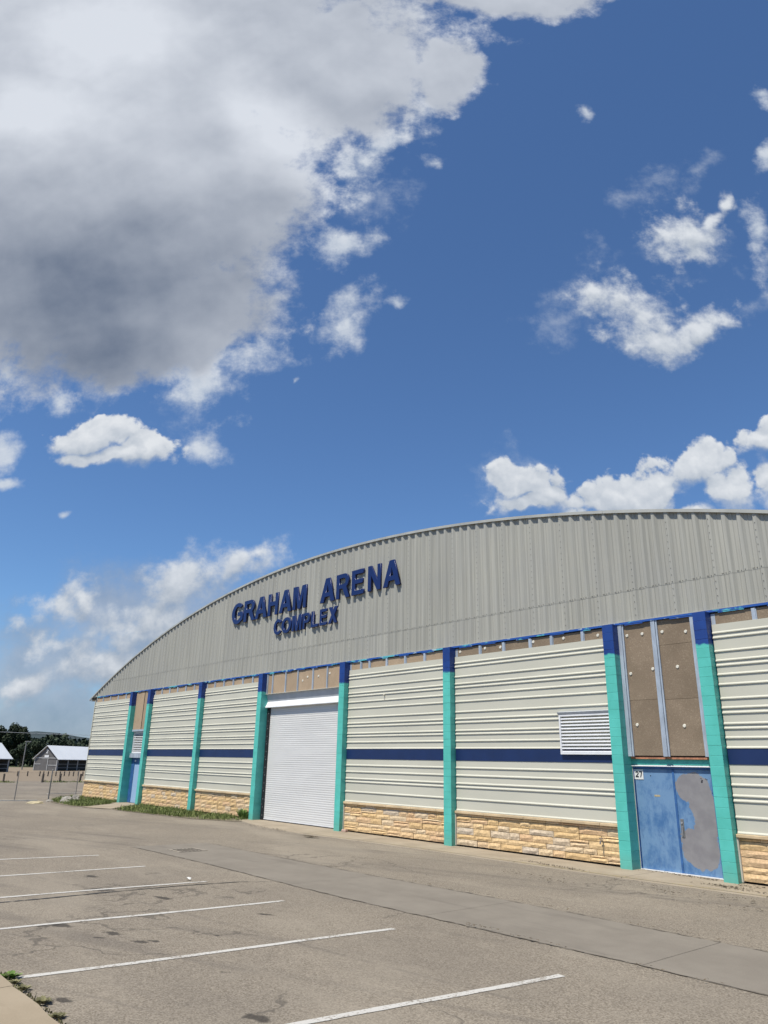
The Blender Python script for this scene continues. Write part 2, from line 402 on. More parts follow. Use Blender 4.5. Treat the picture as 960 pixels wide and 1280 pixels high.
def m_board(name, lo, hi, spk):
    m_, t, bsdf, pos = mat(name)
    n1 = t.noise(pos, 55.0, 4.0, 0.7)
    n2 = t.noise(pos, 1.6, 4.0)
    c = t.mix(t.ss(n1, 0.32, 0.68), lo, hi)
    v = t.vor(pos, 38.0, out='Color')
    s2 = t.new('ShaderNodeSeparateXYZ'); t.l.new(v, s2.inputs[0])
    c = t.mix(t.math('MULTIPLY', t.ss(s2.outputs[0], 0.8, 1.0), 0.5), c, spk)
    c = t.mix(t.math('MULTIPLY', t.ss(n2, 0.4, 0.7), 0.35), c, tuple(x * 0.72 for x in lo))
    oi = t.new('ShaderNodeObjectInfo')
    c = t.vmath('SCALE', c, scale=t.math('MULTIPLY_ADD', oi.outputs['Random'], 0.16, 0.92))
    t.put(bsdf.inputs['Base Color'], c)
    bsdf.inputs['Roughness'].default_value = 0.95
    bsdf.inputs['Specular IOR Level'].default_value = 0.1
    bump(t, bsdf, n1, 0.4, 0.01)
    return m_


M['board'] = m_board('brown_fibre_board', (0.1849, 0.1419, 0.1015), (0.258, 0.2021, 0.1479), (0.3182, 0.258, 0.1892))
M['board_tan'] = m_board('tan_fibre_board', (0.3096, 0.2322, 0.1591), (0.387, 0.2967, 0.2107), (0.43, 0.344, 0.2494))


def m_chipped():
    """beam edge: blue over old teal over bare pale metal, flaking along its length"""
    m_, t, bsdf, pos = mat('flaking_blue_beam_paint')
    pv = t.vmath('MULTIPLY', pos, (1.0, 1.0, 8.0))
    n = t.noise(t.vmath('MULTIPLY', pos, (1.0, 1.0, 3.0)), 1.1, 5.0, 0.65)
    n2 = t.noise(t.vmath('MULTIPLY', pos, (3.5, 1, 9.0)), 1.0, 3.0, 0.6)
    c = t.mix(t.ss(n, 0.54, 0.58), (0.0138, 0.0731, 0.3096), (0.086, 0.3612, 0.43))
    c = t.mix(t.math('MULTIPLY', t.ss(n2, 0.60, 0.66), 0.7), c, (0.43, 0.5332, 0.5332))
    t.put(bsdf.inputs['Base Color'], c); bsdf.inputs['Roughness'].default_value = 0.5
    return m_


M['chipped'] = m_chipped()


def ellmask(t, vec, lst):
    cur = None
    for (x, y, an, rx, ry) in lst:
        mp = t.mapping(vec, (x, y, 0), (0, 0, an), (rx, ry, 1), 'TEXTURE')
        ln = t.vmath('LENGTH', mp)
        cur = ln if cur is None else t.math('MINIMUM', cur, ln)
    return cur


def m_door(name, patches, seed, pale=0.0):
    """worn blue door paint with scuffs and a patch of grey primer (patch ellipses in x, z)"""
    m_, t, bsdf, pos = mat(name)
    sx = t.new('ShaderNodeSeparateXYZ'); t.l.new(pos, sx.inputs[0])
    cxz = t.new('ShaderNodeCombineXYZ'); t.l.new(sx.outputs[0], cxz.inputs[0]); t.l.new(sx.outputs[2], cxz.inputs[1])
    pz = cxz.outputs[0]
    so = t.vmath('ADD', pos, (seed, 0, 0))
    n1 = t.noise(t.vmath('MULTIPLY', so, (2.4, 1, 1.5)), 1.2, 6.0, 0.65)
    c = t.mix(t.ss(n1, 0.42, 0.68), (0.1333, 0.2408, 0.3956), (0.0473, 0.1333, 0.2967))
    n2 = t.noise(t.vmath('MULTIPLY', so, (9, 9, 4)), 1.0, 5.0, 0.7, 1.2)
    c = t.mix(t.math('MULTIPLY', t.ss(n2, 0.56, 0.66), 0.45), c, (0.0602, 0.129, 0.2752))
    n3 = t.noise(t.vmath('MULTIPLY', so, (30, 30, 5)), 1.0, 4.0, 0.7)
    c = t.mix(t.math('MULTIPLY', t.ss(n3, 0.60, 0.72), 0.3), c, (0.258, 0.3612, 0.4988))
    if patches:
        wz = t.vmath('SCALE', t.vmath('SUBTRACT', t.noise(pz, 6.0, 7.0, 0.65, color=True), (0.5, 0.5, 0.5)), scale=0.20)
        wz = t.vmath('ADD', wz, t.vmath('SCALE', t.vmath('SUBTRACT', t.noise(pz, 26.0, 5.0, 0.7, color=True), (0.5, 0.5, 0.5)), scale=0.06))
        mk = t.ss(ellmask(t, t.vmath('MULTIPLY', t.vmath('ADD', pz, wz), (1, 1, 0)), patches), 1.10, 1.05)
        pr = t.mix(t.ss(t.noise(pos, 4.0, 4.0), 0.3, 0.7), (0.1935, 0.1849, 0.1935), (0.2365, 0.2279, 0.2322))
        c = t.mix(mk, c, pr)
    t.put(bsdf.inputs['Base Color'], c); bsdf.inputs['Roughness'].default_value = 0.55
    if pale: t.put(bsdf.inputs['Base Color'], t.mix(pale, c, (0.29, 0.42, 0.60)))
    bump(t, bsdf, t.noise(pos, 12.0, 3.0), 0.15, 0.01)
    return m_


M['door_left'] = m_door('worn_blue_door_paint', [], 0)
M['door_right'] = m_door('blue_door_paint_with_primer',
    [(-8.55, 1.82, 0, 0.36, 0.27), (-8.37, 1.52, 0, 0.27, 0.42), (-8.27, 1.15, 0, 0.185, 0.58), (-8.66, 0.76, 0.1, 0.27, 0.19), (-8.50, 0.55, 0, 0.395, 0.38), (-8.36, 0.90, 0, 0.24, 0.36), (-8.72, 1.72, 0, 0.16, 0.20)], 3.7)
M['door_frame'] = simple('blue_frame_paint', (0.0301, 0.1032, 0.2752), 0.5, var=0.3, scale=5)
M['door_far'] = m_door('pale_blue_door_paint', [], 9.1, 0.85)


def grit(t, pos, s1, s2):
    a = t.noise(pos, s1, 2.0, 0.6); b = t.vor(pos, s2, out='Color')
    sx = t.new('ShaderNodeSeparateXYZ'); t.l.new(b, sx.inputs[0])
    return a, sx.outputs[0]


def m_asphalt():
    m_, t, bsdf, pos = mat('old_pale_asphalt')
    p2 = t.vmath('MULTIPLY', pos, (1, 1, 0))
    a, b = grit(t, p2, 48.0, 62.0)
    big = t.noise(p2, 0.35, 6.0, 0.6)
    mid = t.noise(p2, 1.7, 5.0, 0.6)
    c = t.mix(t.ss(b, 0.05, 0.95, smooth=False), (0.1204, 0.1006, 0.0774), (0.2494, 0.215, 0.1703))
    c = t.mix(t.math('MULTIPLY', t.ss(a, 0.52, 0.68), 0.55), c, (0.3096, 0.2795, 0.2365))
    c = t.mix(t.math('MULTIPLY', t.ss(big, 0.42, 0.62), 0.26), c, (0.1204, 0.1049, 0.0894))
    c = t.mix(t.math('MULTIPLY', t.ss(mid, 0.52, 0.72), 0.30), c, (0.2451, 0.215, 0.172))
    # wheel-worn sweeps of darker asphalt further along the lot
    sw = t.noise(t.vmath('MULTIPLY', t.mapping(p2, rot=(0, 0, -0.35)), (0.10, 1.1, 0)), 1.0, 5.0, 0.6, 0.6)
    c = t.mix(t.math('MULTIPLY', t.ss(sw, 0.53, 0.66), 0.42), c, (0.0946, 0.0826, 0.0731))
    # bleached dusty areas and long tyre sweeps in the far half of the lot
    du = t.noise(t.vmath('MULTIPLY', t.mapping(p2, rot=(0, 0, 0.12)), (0.16, 0.5, 0)), 1.0, 4.0, 0.55)
    c = t.mix(t.math('MULTIPLY', t.ss(du, 0.48, 0.66), 0.38), c, (0.275, 0.24, 0.19))
    ty = t.noise(t.vmath('MULTIPLY', t.mapping(p2, rot=(0, 0, -0.12)), (0.05, 3.2, 0)), 1.0, 3.0, 0.6, 0.3)
    c = t.mix(t.math('MULTIPLY', t.math('MULTIPLY', t.ss(ty, 0.60, 0.68), t.ss(mid, 0.42, 0.6)), 0.35), c, (0.085, 0.075, 0.066))
    # fine cracks
    wp = t.vmath('ADD', p2, t.vmath('SCALE', t.noise(p2, 1.2, 4.0, color=True), scale=0.9))
    cr = t.vor(wp, 0.16, 'DISTANCE_TO_EDGE')
    crk = t.math('MULTIPLY', t.ss(cr, 0.0034, 0.0012), t.ss(t.noise(p2, 0.25, 2.0), 0.46, 0.58))
    c = t.mix(t.math('MULTIPLY', crk, 0.6), c, (0.0688, 0.0602, 0.0516))
    # oil stains where cars have stood
    st = [(-10.50, -11.55, 0.5, 0.17, 0.085), (-10.38, -11.80, 0.5, 0.10, 0.05), (-9.85, -11.44, 0.4, 0.12, 0.07), (-9.78, -11.30, 0.4, 0.10, 0.04),
          (-11.38, -11.93, 0.4, 0.24, 0.09), (-11.52, -12.16, 0.4, 0.16, 0.08), (-8.03, -12.98, 0.3, 0.13, 0.08), (-8.13, -13.12, 0.3, 0.11, 0.05),
          (-6.50, -11.80, 0.2, 0.17, 0.10), (-10.44, -9.25, 0.5, 0.16, 0.06), (-9.6, -10.5, 0.2, 0.05, 0.03), (-8.0, -11.3, 0.2, 0.045, 0.03),
          (-12.6, -9.9, 0.2, 0.25, 0.08), (-13.9, -10.4, 0.5, 0.28, 0.10), (-15.5, -10.0, 0.1, 0.2, 0.1), (-4.6, -10.2, 0.1, 0.05, 0.03)]
    wz = t.vmath('SCALE', t.vmath('SUBTRACT', t.noise(p2, 7.0, 4.0, 0.6, color=True), (0.5, 0.5, 0.5)), scale=0.22)
    em = ellmask(t, t.vmath('MULTIPLY', t.vmath('ADD', p2, wz), (1, 1, 0)), st)
    c = t.mix(t.math('MULTIPLY', t.ss(em, 1.15, 0.55), 0.80), c, (0.0301, 0.0267, 0.0241))
    # bleached scuffs
    sc_ = t.noise(t.vmath('MULTIPLY', t.mapping(p2, rot=(0, 0, 0.3)), (3.2, 0.7, 0)), 1.0, 5.0, 0.7)
    c = t.mix(t.math('MULTIPLY', t.ss(sc_, 0.64, 0.74), 0.35), c, (0.2838, 0.2537, 0.2064))
    t.put(bsdf.inputs['Base Color'], c)
    bsdf.inputs['Roughness'].default_value = 0.92
    bsdf.inputs['Specular IOR Level'].default_value = 0.2
    bump(t, bsdf, t.math('ADD', a, b), 0.55, 0.006)
    return m_


M['asphalt'] = m_asphalt()


def m_concrete(name, lo, hi, stain, fine=0.35):
    m_, t, bsdf, pos = mat(name)
    p2 = t.vmath('MULTIPLY', pos, (1, 1, 0.3))
    n1 = t.noise(p2, 1.2, 6.0, 0.62)
    n2 = t.noise(p2, 75.0, 2.0)
    n3 = t.noise(t.vmath('MULTIPLY', p2, (0.35, 2.6, 1)), 1.0, 5.0, 0.65)
    c = t.mix(t.ss(n1, 0.3, 0.7), lo, hi)
    c = t.mix(t.math('MULTIPLY', t.ss(n2, 0.35, 0.75), fine), c, tuple(x * 1.25 for x in hi))
    c = t.mix(t.math('MULTIPLY', t.ss(n3, 0.56, 0.7), 0.5), c, stain)
    t.put(bsdf.inputs['Base Color'], c)
    bsdf.inputs['Roughness'].default_value = 0.9
    bsdf.inputs['Specular IOR Level'].default_value = 0.2
    bump(t, bsdf, n2, 0.25, 0.004)
    return m_


M['gutter'] = m_concrete('smooth_grey_gutter', (0.1531, 0.135, 0.1127), (0.1875, 0.1668, 0.1393), (0.129, 0.1135, 0.0963))
M['apron'] = m_concrete('tan_concrete', (0.2322, 0.1926, 0.1419), (0.2924, 0.2468, 0.1866), (0.1935, 0.1574, 0.1118))
M['walk'] = m_concrete('tan_sidewalk', (0.2408, 0.1961, 0.1376), (0.2838, 0.2339, 0.1686), (0.2064, 0.1686, 0.1187), 0.2)
M['dirt'] = m_concrete('tan_gravel_lot', (0.1806, 0.1419, 0.0989), (0.2236, 0.1789, 0.129), (0.172, 0.1479, 0.1135), 0.2)
M['tar'] = simple('crack_tar', (0.0138, 0.0129, 0.012), 0.5, var=0.2)


def m_worn(name, paint, base, thr):
    m_, t, bsdf, pos = mat(name)
    n = t.noise(pos, 28.0, 4.0, 0.7); n2 = t.noise(pos, 2.0, 3.0)
    f = t.ss(t.math('MULTIPLY_ADD', n2, 0.5, n), thr, thr + 0.12)
    c = t.mix(f, paint, base)
    t.put(bsdf.inputs['Base Color'], c); bsdf.inputs['Roughness'].default_value = 0.8
    return m_


M['line'] = m_worn('worn_white_line_paint', (0.43, 0.415, 0.385), (0.205, 0.18, 0.148), 0.78)
M['yellow_line'] = m_worn('worn_yellow_edge_paint', (0.2924, 0.2322, 0.1118), (0.2494, 0.2107, 0.1548), 0.66)


def m_leaf(name, lo, hi, rough=0.7):
    m_, t, bsdf, pos = mat(name)
    n = t.noise(pos, 1.3, 3.0)
    at = t.new('ShaderNodeAttribute'); at.attribute_name = 'tone'
    f = t.math('MULTIPLY_ADD', t.math('SUBTRACT', n, 0.5), 0.8, at.outputs['Fac'], clamp=True)
    t.put(bsdf.inputs['Base Color'], t.mix(f, lo, hi)); bsdf.inputs['Roughness'].default_value = rough
    bsdf.inputs['Specular IOR Level'].default_value = 0.2
    return m_


M['grass'] = m_leaf('strip_grass', (0.0671, 0.1006, 0.0246), (0.2236, 0.2515, 0.0894))
M['weed'] = m_leaf('weed_leaves', (0.0602, 0.1204, 0.0215), (0.1892, 0.2752, 0.0731))
M['dry'] = m_leaf('dry_weed', (0.0774, 0.0731, 0.0361), (0.1978, 0.1849, 0.0946))
M['leaf_dark'] = m_leaf('dark_tree_leaves', (0.0107, 0.0182, 0.0107), (0.0344, 0.0495, 0.0236))
M['leaf_mid'] = m_leaf('treeline_leaves', (0.0139, 0.0232, 0.0139), (0.0464, 0.0651, 0.0348))
M['field'] = simple('far_field_grass', (0.0602, 0.0731, 0.0275), 1.0, var=0.3, scale=0.08)
M['hill'] = simple('far_wooded_hill', (0.0258, 0.0396, 0.043), 1.0, var=0.3, scale=0.05)  # slight blue of distant haze put into the base colour


# ------------------------------------------------------------------ mesh helpers
class MB:
    def __init__(self): self.v = []; self.f = []; self.m = []

    def add(self, verts, faces, mi=0):
        o = len(self.v); self.v += [tuple(map(float, x)) for x in verts]
        self.f += [tuple(o + i for i in f) for f in faces]; self.m += [mi] * len(faces)
        return self

    def box(self, x0, x1, y0, y1, z0, z1, mi=0):
        return self.add([(x0, y0, z0), (x1, y0, z0), (x1, y1, z0), (x0, y1, z0), (x0, y0, z1), (x1, y0, z1), (x1, y1, z1), (x0, y1, z1)],
                        [(0, 3, 2, 1), (4, 5, 6, 7), (0, 1, 5, 4), (1, 2, 6, 5), (2, 3, 7, 6), (3, 0, 4, 7)], mi)

    def cbox(self, x0, x1, y0, y1, z0, z1, c, mi=0):
        """box with all edges chamfered by c (each face inset, joined by bevels)"""
        P = {}
        vs = []
        for ix, (xa, sx) in enumerate(((x0, 1), (x1, -1))):
            for iy, (ya, sy) in enumerate(((y0, 1), (y1, -1))):
                for iz, (za, sz) in enumerate(((z0, 1), (z1, -1))):
                    for ax in range(3):
                        P[ix, iy, iz, ax] = len(vs)
                        vs.append((xa + (0 if ax == 0 else sx * c), ya + (0 if ax == 1 else sy * c), za + (0 if ax == 2 else sz * c)))
        fs = []
        for i in (0, 1):
            q_ = [P[i, 0, 0, 0], P[i, 1, 0, 0], P[i, 1, 1, 0], P[i, 0, 1, 0]]; fs.append(q_ if i else q_[::-1])
            q_ = [P[0, i, 0, 1], P[1, i, 0, 1], P[1, i, 1, 1], P[0, i, 1, 1]]; fs.append(q_[::-1] if i else q_)
            q_ = [P[0, 0, i, 2], P[1, 0, i, 2], P[1, 1, i, 2], P[0, 1, i, 2]]; fs.append(q_ if i else q_[::-1])
        for i in (0, 1):
            for j in (0, 1):
                fs.append((P[0, i, j, 1], P[1, i, j, 1], P[1, i, j, 2], P[0, i, j, 2]))
                fs.append((P[i, 0, j, 0], P[i, 1, j, 0], P[i, 1, j, 2], P[i, 0, j, 2]))
                fs.append((P[i, j, 0, 0], P[i, j, 1, 0], P[i, j, 1, 1], P[i, j, 0, 1]))
                for k in (0, 1):
                    fs.append((P[i, j, k, 0], P[i, j, k, 1], P[i, j, k, 2]))
        return self.add(vs, fs, mi)

    def tube(self, p0, p1, r, n=8, r1=None, mi=0):
        p0 = Vector(p0); p1 = Vector(p1); d = (p1 - p0).normalized()
        a = d.orthogonal().normalized(); b = d.cross(a); r1 = r if r1 is None else r1
        vs = [p0 + (a * math.cos(2 * math.pi * i / n) + b * math.sin(2 * math.pi * i / n)) * r for i in range(n)]
        vs += [p1 + (a * math.cos(2 * math.pi * i / n) + b * math.sin(2 * math.pi * i / n)) * r1 for i in range(n)]
        fs = [(i, (i + 1) % n, n + (i + 1) % n, n + i) for i in range(n)] + [tuple(range(n))[::-1], tuple(range(n, 2 * n))]
        return self.add(vs, fs, mi)

    def strip(self, prof, x0, x1, mi=0):
        """extrude a (y, z) polyline from x0 to x1"""
        n = len(prof)
        vs = [(x0, y, z) for y, z in prof] + [(x1, y, z) for y, z in prof]
        return self.add(vs, [(i, n + i, n + i + 1, i + 1) for i in range(n - 1)], mi)

    def poly(self, pts, z, mi=0):
        return self.add([(x, y, z) for x, y in pts], [tuple(range(len(pts)))], mi)

    def mesh(self, name, mats, off=(0, 0, 0), fix=False):
        me = bpy.data.meshes.new(name)
        me.from_pydata([(x - off[0], y - off[1], z - off[2]) for x, y, z in self.v], [], self.f)
        for mm in (mats if isinstance(mats, (list, tuple)) else [mats]): me.materials.append(mm)
        if any(self.m): me.polygons.foreach_set('material_index', self.m)
        if fix:
            import bmesh
            bm = bmesh.new(); bm.from_mesh(me); bmesh.ops.recalc_face_normals(bm, faces=bm.faces[:]); bm.to_mesh(me); bm.free()
        me.update()
        return me


ROOTLOC = {}


def empty(name, loc, label=None, cat=None, group=None, kind=None, rz=0.0):
    o = bpy.data.objects.new(name, None); o.empty_display_size = 0.2
    o.location = loc; o.rotation_euler = (0, 0, rz); col.objects.link(o)
    ROOTLOC[o] = Vector(loc); tag(o, label, cat, group, kind)
    return o


def tag(o, label=None, cat=None, group=None, kind=None):
    if label: o['label'] = label
    if cat: o['category'] = cat
    if group: o['group'] = group
    if kind: o['kind'] = kind
    return o


def obj(name, mb, mats, parent=None, local=False, fix=False, label=None, kind=None, loc=None):
    """link a mesh object; world coordinates unless local, children stay at their root's origin"""
    off = Vector((0, 0, 0))
    if parent is not None and not local: off = ROOTLOC[parent]
    if loc is not None: off = Vector(loc)
    me = mb if isinstance(mb, bpy.types.Mesh) else mb.mesh(name, mats, off, fix)
    o = bpy.data.objects.new(name, me); col.objects.link(o)
    if parent is not None:
        o.parent = parent; ROOTLOC[o] = off
    elif loc is not None: o.location = loc
    if label: o['label'] = label
    if kind: o['kind'] = kind
    return o


def inst(name, me, parent, loc, rot=None):
    o = bpy.data.objects.new(name, me); col.objects.link(o); o.parent = parent; o.location = loc
    if rot is not None: o.rotation_euler = rot
    ROOTLOC[o] = Vector((0, 0, 0))
    return o


# ------------------------------------------------------------------ ground
g = MB(); S = 9000
g.add([(-S, -S, -0.03), (S, -S, -0.03), (S, S, -0.03), (-S, S, -0.03)], [(0, 1, 2, 3)])
obj('ground', g, M['field'], kind='structure')
g = MB().poly([(-168, -90), (-60, -90), (-60, 130), (-166, 130)], -0.018)
obj('gravel_lot', g, M['dirt'], kind='structure')
LOT = bpy.data.objects.new('parking_lot', MB().poly([(-76, -60), (40, -60), (40, 80), (-46, 80), (-74, 60)], 0.0).mesh('parking_lot', M['asphalt']))
col.objects.link(LOT); LOT['kind'] = 'structure'; ROOTLOC[LOT] = Vector((0, 0, 0))

# smooth concrete gutter running along the lot, in pours with tooled joints
gx = [-19.9, -16.4, -12.6, -9.0, -5.4, -1.8, 2.0, 5.6]
for i in range(len(gx) - 1):
    j = 0.004
    y0 = -7.36 + 0.06 * math.sin(i * 1.9); y1 = -5.30 + 0.05 * math.sin(i * 2.3 + 1)
    y0b = -7.36 + 0.06 * math.sin((i + 1) * 1.9); y1b = -5.30 + 0.05 * math.sin((i + 1) * 2.3 + 1)
    mb = MB().poly([(gx[i] + j, y0), (gx[i + 1] - j, y0b), (gx[i + 1] - j, y1b), (gx[i] + j, y1)], 0.005)
    obj('gutter_slab', mb, M['gutter'], LOT)
# dirt-filled ragged edge joints beside the gutter
for (yy, ph) in ((-7.36, 1.9), (-5.30, 2.3)):
    mb = MB(); xs = np.linspace(-19.5, 5.5, 220); top = []; bot = []
    for i, x in enumerate(xs):
        k = (x + 19.9) / 3.62
        yc = yy + (0.06 if ph == 1.9 else 0.05) * math.sin(k * ph + (0 if ph == 1.9 else 1)) + random.uniform(-0.018, 0.018)
        w = max(0.001, random.gauss(0.009, 0.008))
        top.append((x, yc + w)); bot.append((x, yc - w))
    for i in range(len(xs) - 1): mb.poly([bot[i], bot[i + 1], top[i + 1], top[i]], 0.009)
    obj('gutter_joint', mb, M['joint'], LOT)
# painted stall lines
for (xa, ya, xb, yb) in ((-6.30, -13.1, -5.73, -8.40), (-9.07, -13.14, -8.55, -8.34), (-11.60, -13.2, -11.24, -8.39), (-14.12, -13.2, -13.74, -8.48), (-16.55, -13.2, -16.28, -8.57), (-19.28, -13.2, -18.65, -8.69), (-3.4, -13.1, -2.9, -8.4)):
    mb = MB(); n = 24; hw = 0.052; d = Vector((xb - xa, yb - ya)).normalized(); nn = Vector((-d.y, d.x))
    L = []
    for i in range(n + 1):
        t_ = i / n; c = Vector((xa, ya)).lerp(Vector((xb, yb)), t_) + nn * 0.025 * math.sin(t_ * 5 + xa)
        L.append((c + nn * (hw + random.uniform(-.006, .006)), c - nn * (hw + random.uniform(-.006, .006))))
    for i in range(n): mb.poly([tuple(L[i][0]), tuple(L[i + 1][0]), tuple(L[i + 1][1]), tuple(L[i][1])][::-1], 0.005)
    obj('parking_line', mb, M['line'], LOT)
for (xa, ya, xb, yb, h) in ((-43.9, -9.6, -42.10, -3.1, 0.055), (-49.5, -0.3, -50.3, 2.0, 0.030)):
    d = Vector((xb - xa, yb - ya)).normalized(); nx, ny = -d.y * .07, d.x * .07
    q_ = [(xa + nx, ya + ny), (xb + nx, yb + ny), (xb - nx, yb - ny), (xa - nx, ya - ny)]
    mb = MB().add([(x, y, 0) for x, y in q_] + [(x, y, h) for x, y in q_], [(4, 5, 6, 7), (0, 1, 5, 4), (1, 2, 6, 5), (2, 3, 7, 6), (3, 0, 4, 7)])
    obj('kerb', mb, M['line'], LOT, fix=True)
# tar-sealed crack
tp = [(-13.4, -13.1), (-13.56, -12.14), (-13.54, -11.55), (-13.57, -10.57), (-13.53, -9.12), (-13.35, -7.99), (-13.02, -7.46)]
mb = MB(); P_ = []
for i in range(len(tp) - 1):
    for k in range(10):
        P_.append(Vector(tp[i]).lerp(Vector(tp[i + 1]), k / 10))
P_.append(Vector(tp[-1]))
ww = [max(0.004, random.gauss(0.020, 0.006)) * (0.4 if i > 52 else 1) for i in range(len(P_))]
for i in range(len(P_) - 1):
    mb.poly([(P_[i].x - ww[i], P_[i].y), (P_[i].x + ww[i], P_[i].y), (P_[i + 1].x + ww[i + 1], P_[i + 1].y), (P_[i + 1].x - ww[i + 1], P_[i + 1].y)], 0.0065)
obj('sealed_crack', mb, M['tar'], LOT)

# concrete apron against the wall with worn yellow edge; walk to the far door; sidewalk corner
ax = [-26.6, -23.6, -20.9, -18.2, -15.3, -12.4, -9.5, -6.6, -3.6, -0.6, 2.4]
AP = empty('concrete_apron', (-12, -0.5, 0), kind='structure')
for i in range(len(ax) - 1):
    x0, x1 = ax[i] + 0.006, ax[i + 1] - 0.006
    ya = [-0.35, -1.15, -1.38, -1.18, -1.12, -1.12, -1.16, -1.05, -0.98, -0.95, -0.95]
    mb = MB(); n = 8
    for k in range(n):
        xa, xb = x0 + (x1 - x0) * k / n, x0 + (x1 - x0) * (k + 1) / n
        e0 = ya[i] + (ya[i + 1] - ya[i]) * k / n; e1 = ya[i] + (ya[i + 1] - ya[i]) * (k + 1) / n
        mb.add([(xa, e0, 0.024), (xb, e1, 0.024), (xb, 0.44, 0.03), (xa, 0.44, 0.03), (xa, e0 - 0.02, -0.01), (xb, e1 - 0.02, -0.01)], [(0, 1, 2, 3), (4, 5, 1, 0)])
    obj('apron_slab', mb, M['apron'], AP)
    if i >= 2:
        mb = MB()
        for k in range(n):
            xa, xb = x0 + (x1 - x0) * k / n, x0 + (x1 - x0) * (k + 1) / n
            e0 = ya[i] + (ya[i + 1] - ya[i]) * k / n; e1 = ya[i] + (ya[i + 1] - ya[i]) * (k + 1) / n
            mb.add([(xa, e0 + 0.006, 0.0285), (xb, e1 + 0.006, 0.0285), (xb, e1 + 0.085, 0.0288), (xa, e0 + 0.085, 0.0288)], [(0, 1, 2, 3)])
        obj('yellow_edge_line', mb, M['yellow_line'], AP)
mb = MB().poly([(-39.13, 0.44), (-39.13, -0.15), (-38.2, -0.7), (-36.1, -2.95), (-34.5, -2.25), (-36.8, -0.2), (-37.2, 0.44)], 0.022)
obj('door_walk', mb, M['apron'], kind='structure')
WALK = empty('sidewalk', (-15, -14.5, 0), kind='structure')
for i in range(26):
    x1 = 6.0 - i * 1.8; x0 = x1 - 1.79
    mb = MB(); n = 5; ed = [-13.36 + random.uniform(-0.03, 0.02) for _ in range(n + 1)]
    for k in range(n):
        xa, xb = x0 + (x1 - x0) * k / n, x0 + (x1 - x0) * (k + 1) / n
        mb.add([(xa, -17.6, 0.10), (xb, -17.6, 0.10), (xb, ed[k + 1], 0.10), (xa, ed[k], 0.10), (xb, ed[k + 1] + 0.015, -0.01), (xa, ed[k] + 0.015, -0.01)], [(0, 1, 2, 3), (3, 2, 4, 5)])
    obj('sidewalk_slab', mb, M['walk'], WALK)
mb = MB().poly([(-45.6, 0.4), (-45.6, -0.7), (-42.9, -2.2), (-40.6, -2.9), (-37.2, -3.1), (-36.4, -2.55), (-38.2, -0.7), (-39.1, -0.2), (-39.1, 0.4)], 0.012)
obj('soil_patch', mb, M['soil'], kind='structure')
mb = MB().poly([(-36.9, 0.4), (-36.6, -0.3), (-34.3, -2.25), (-33.6, -2.3), (-30.6, -2.0), (-27.8, -1.65), (-25.9, -0.8), (-26.4, 0.4)], 0.012)
obj('soil_patch', mb, M['soil'], kind='structure')

# ------------------------------------------------------------------ arena building
CXA, CZA, RA = -22.913, -52.36, 62.29
XL, XR = -45.0, 0.12
GY = 0.27          # plane of the gable sheets


def arc(x): return CZA + math.sqrt(RA * RA - (x - CXA) ** 2)


B = empty('arena_building', (-22.4, 0, 0), 'long metal arena building with arched grey gable, cream siding and teal pilasters', 'building')
PIL = [-39.45, -37.18, -31.62, -26.435, -21.00, -15.85, -10.25, -7.89]
PW, PH = 0.30, 5.545
NB = 27; BH = PH / NB

# block shape shared by all pilasters (two meshes would show no difference)
blk = MB().cbox(0.0, PW, 0.0, 0.50, 0.0, BH - 0.0015, 0.0045).mesh('block', M['paint'])
for x in PIL:
    core = MB().box(x + 0.008, x + PW - 0.008, 0.008, 0.49, 0.0, PH - 0.01)
    po = obj('pilaster', core, M['paint'], B)
    for k in range(NB):
        o = inst('block', blk, po, (x + 22.4 + random.uniform(-.0015, .0015), random.uniform(-.0015, .0015), k * BH))

# structural wall behind everything
mb = MB()
mb.box(XL + 0.02, PIL[0] + 0.02, 0.44, 0.62, 0.0, 5.56); mb.box(PIL[1] + 0.28, PIL[3] + 0.02, 0.44, 0.62, 0.0, 5.56)
mb.box(PIL[4] + 0.28, PIL[6] + 0.02, 0.44, 0.62, 0.0, 5.56); mb.box(PIL[7] + 0.28, XR - 0.02, 0.44, 0.62, 0.0, 5.56)
mb.box(PIL[0] + 0.02, PIL[1] + 0.28, 0.47, 0.62, 0.0, 5.56); mb.box(PIL[6] + 0.02, PIL[7] + 0.28, 0.47, 0.62, 0.0, 5.56); mb.box(PIL[3] + 0.02, PIL[4] + 0.28, 0.47, 0.62, 0.0, 5.56)
obj('back_wall', mb, M['cladding_dark'], B)

# ribbed siding: flat sheet with protruding ribs, sharp underside and sloped top
YB = 0.205


def rib_profile(z0, z1, ribs, lip=True):
    pr = [(YB + 0.02, z0)] if lip else [(YB, z0)]
    if lip: pr += [(YB - 0.022, z0 + 0.004), (YB - 0.022, z0 + 0.022), (YB, z0 + 0.05)]
    for z in sorted(ribs):
        pr += [(YB, z - 0.001), (YB - 0.022, z + 0.003), (YB - 0.0225, z + 0.022), (YB, z + 0.050)]
    pr += [(YB, z1), (YB + 0.03, z1 + 0.002)]
    return pr


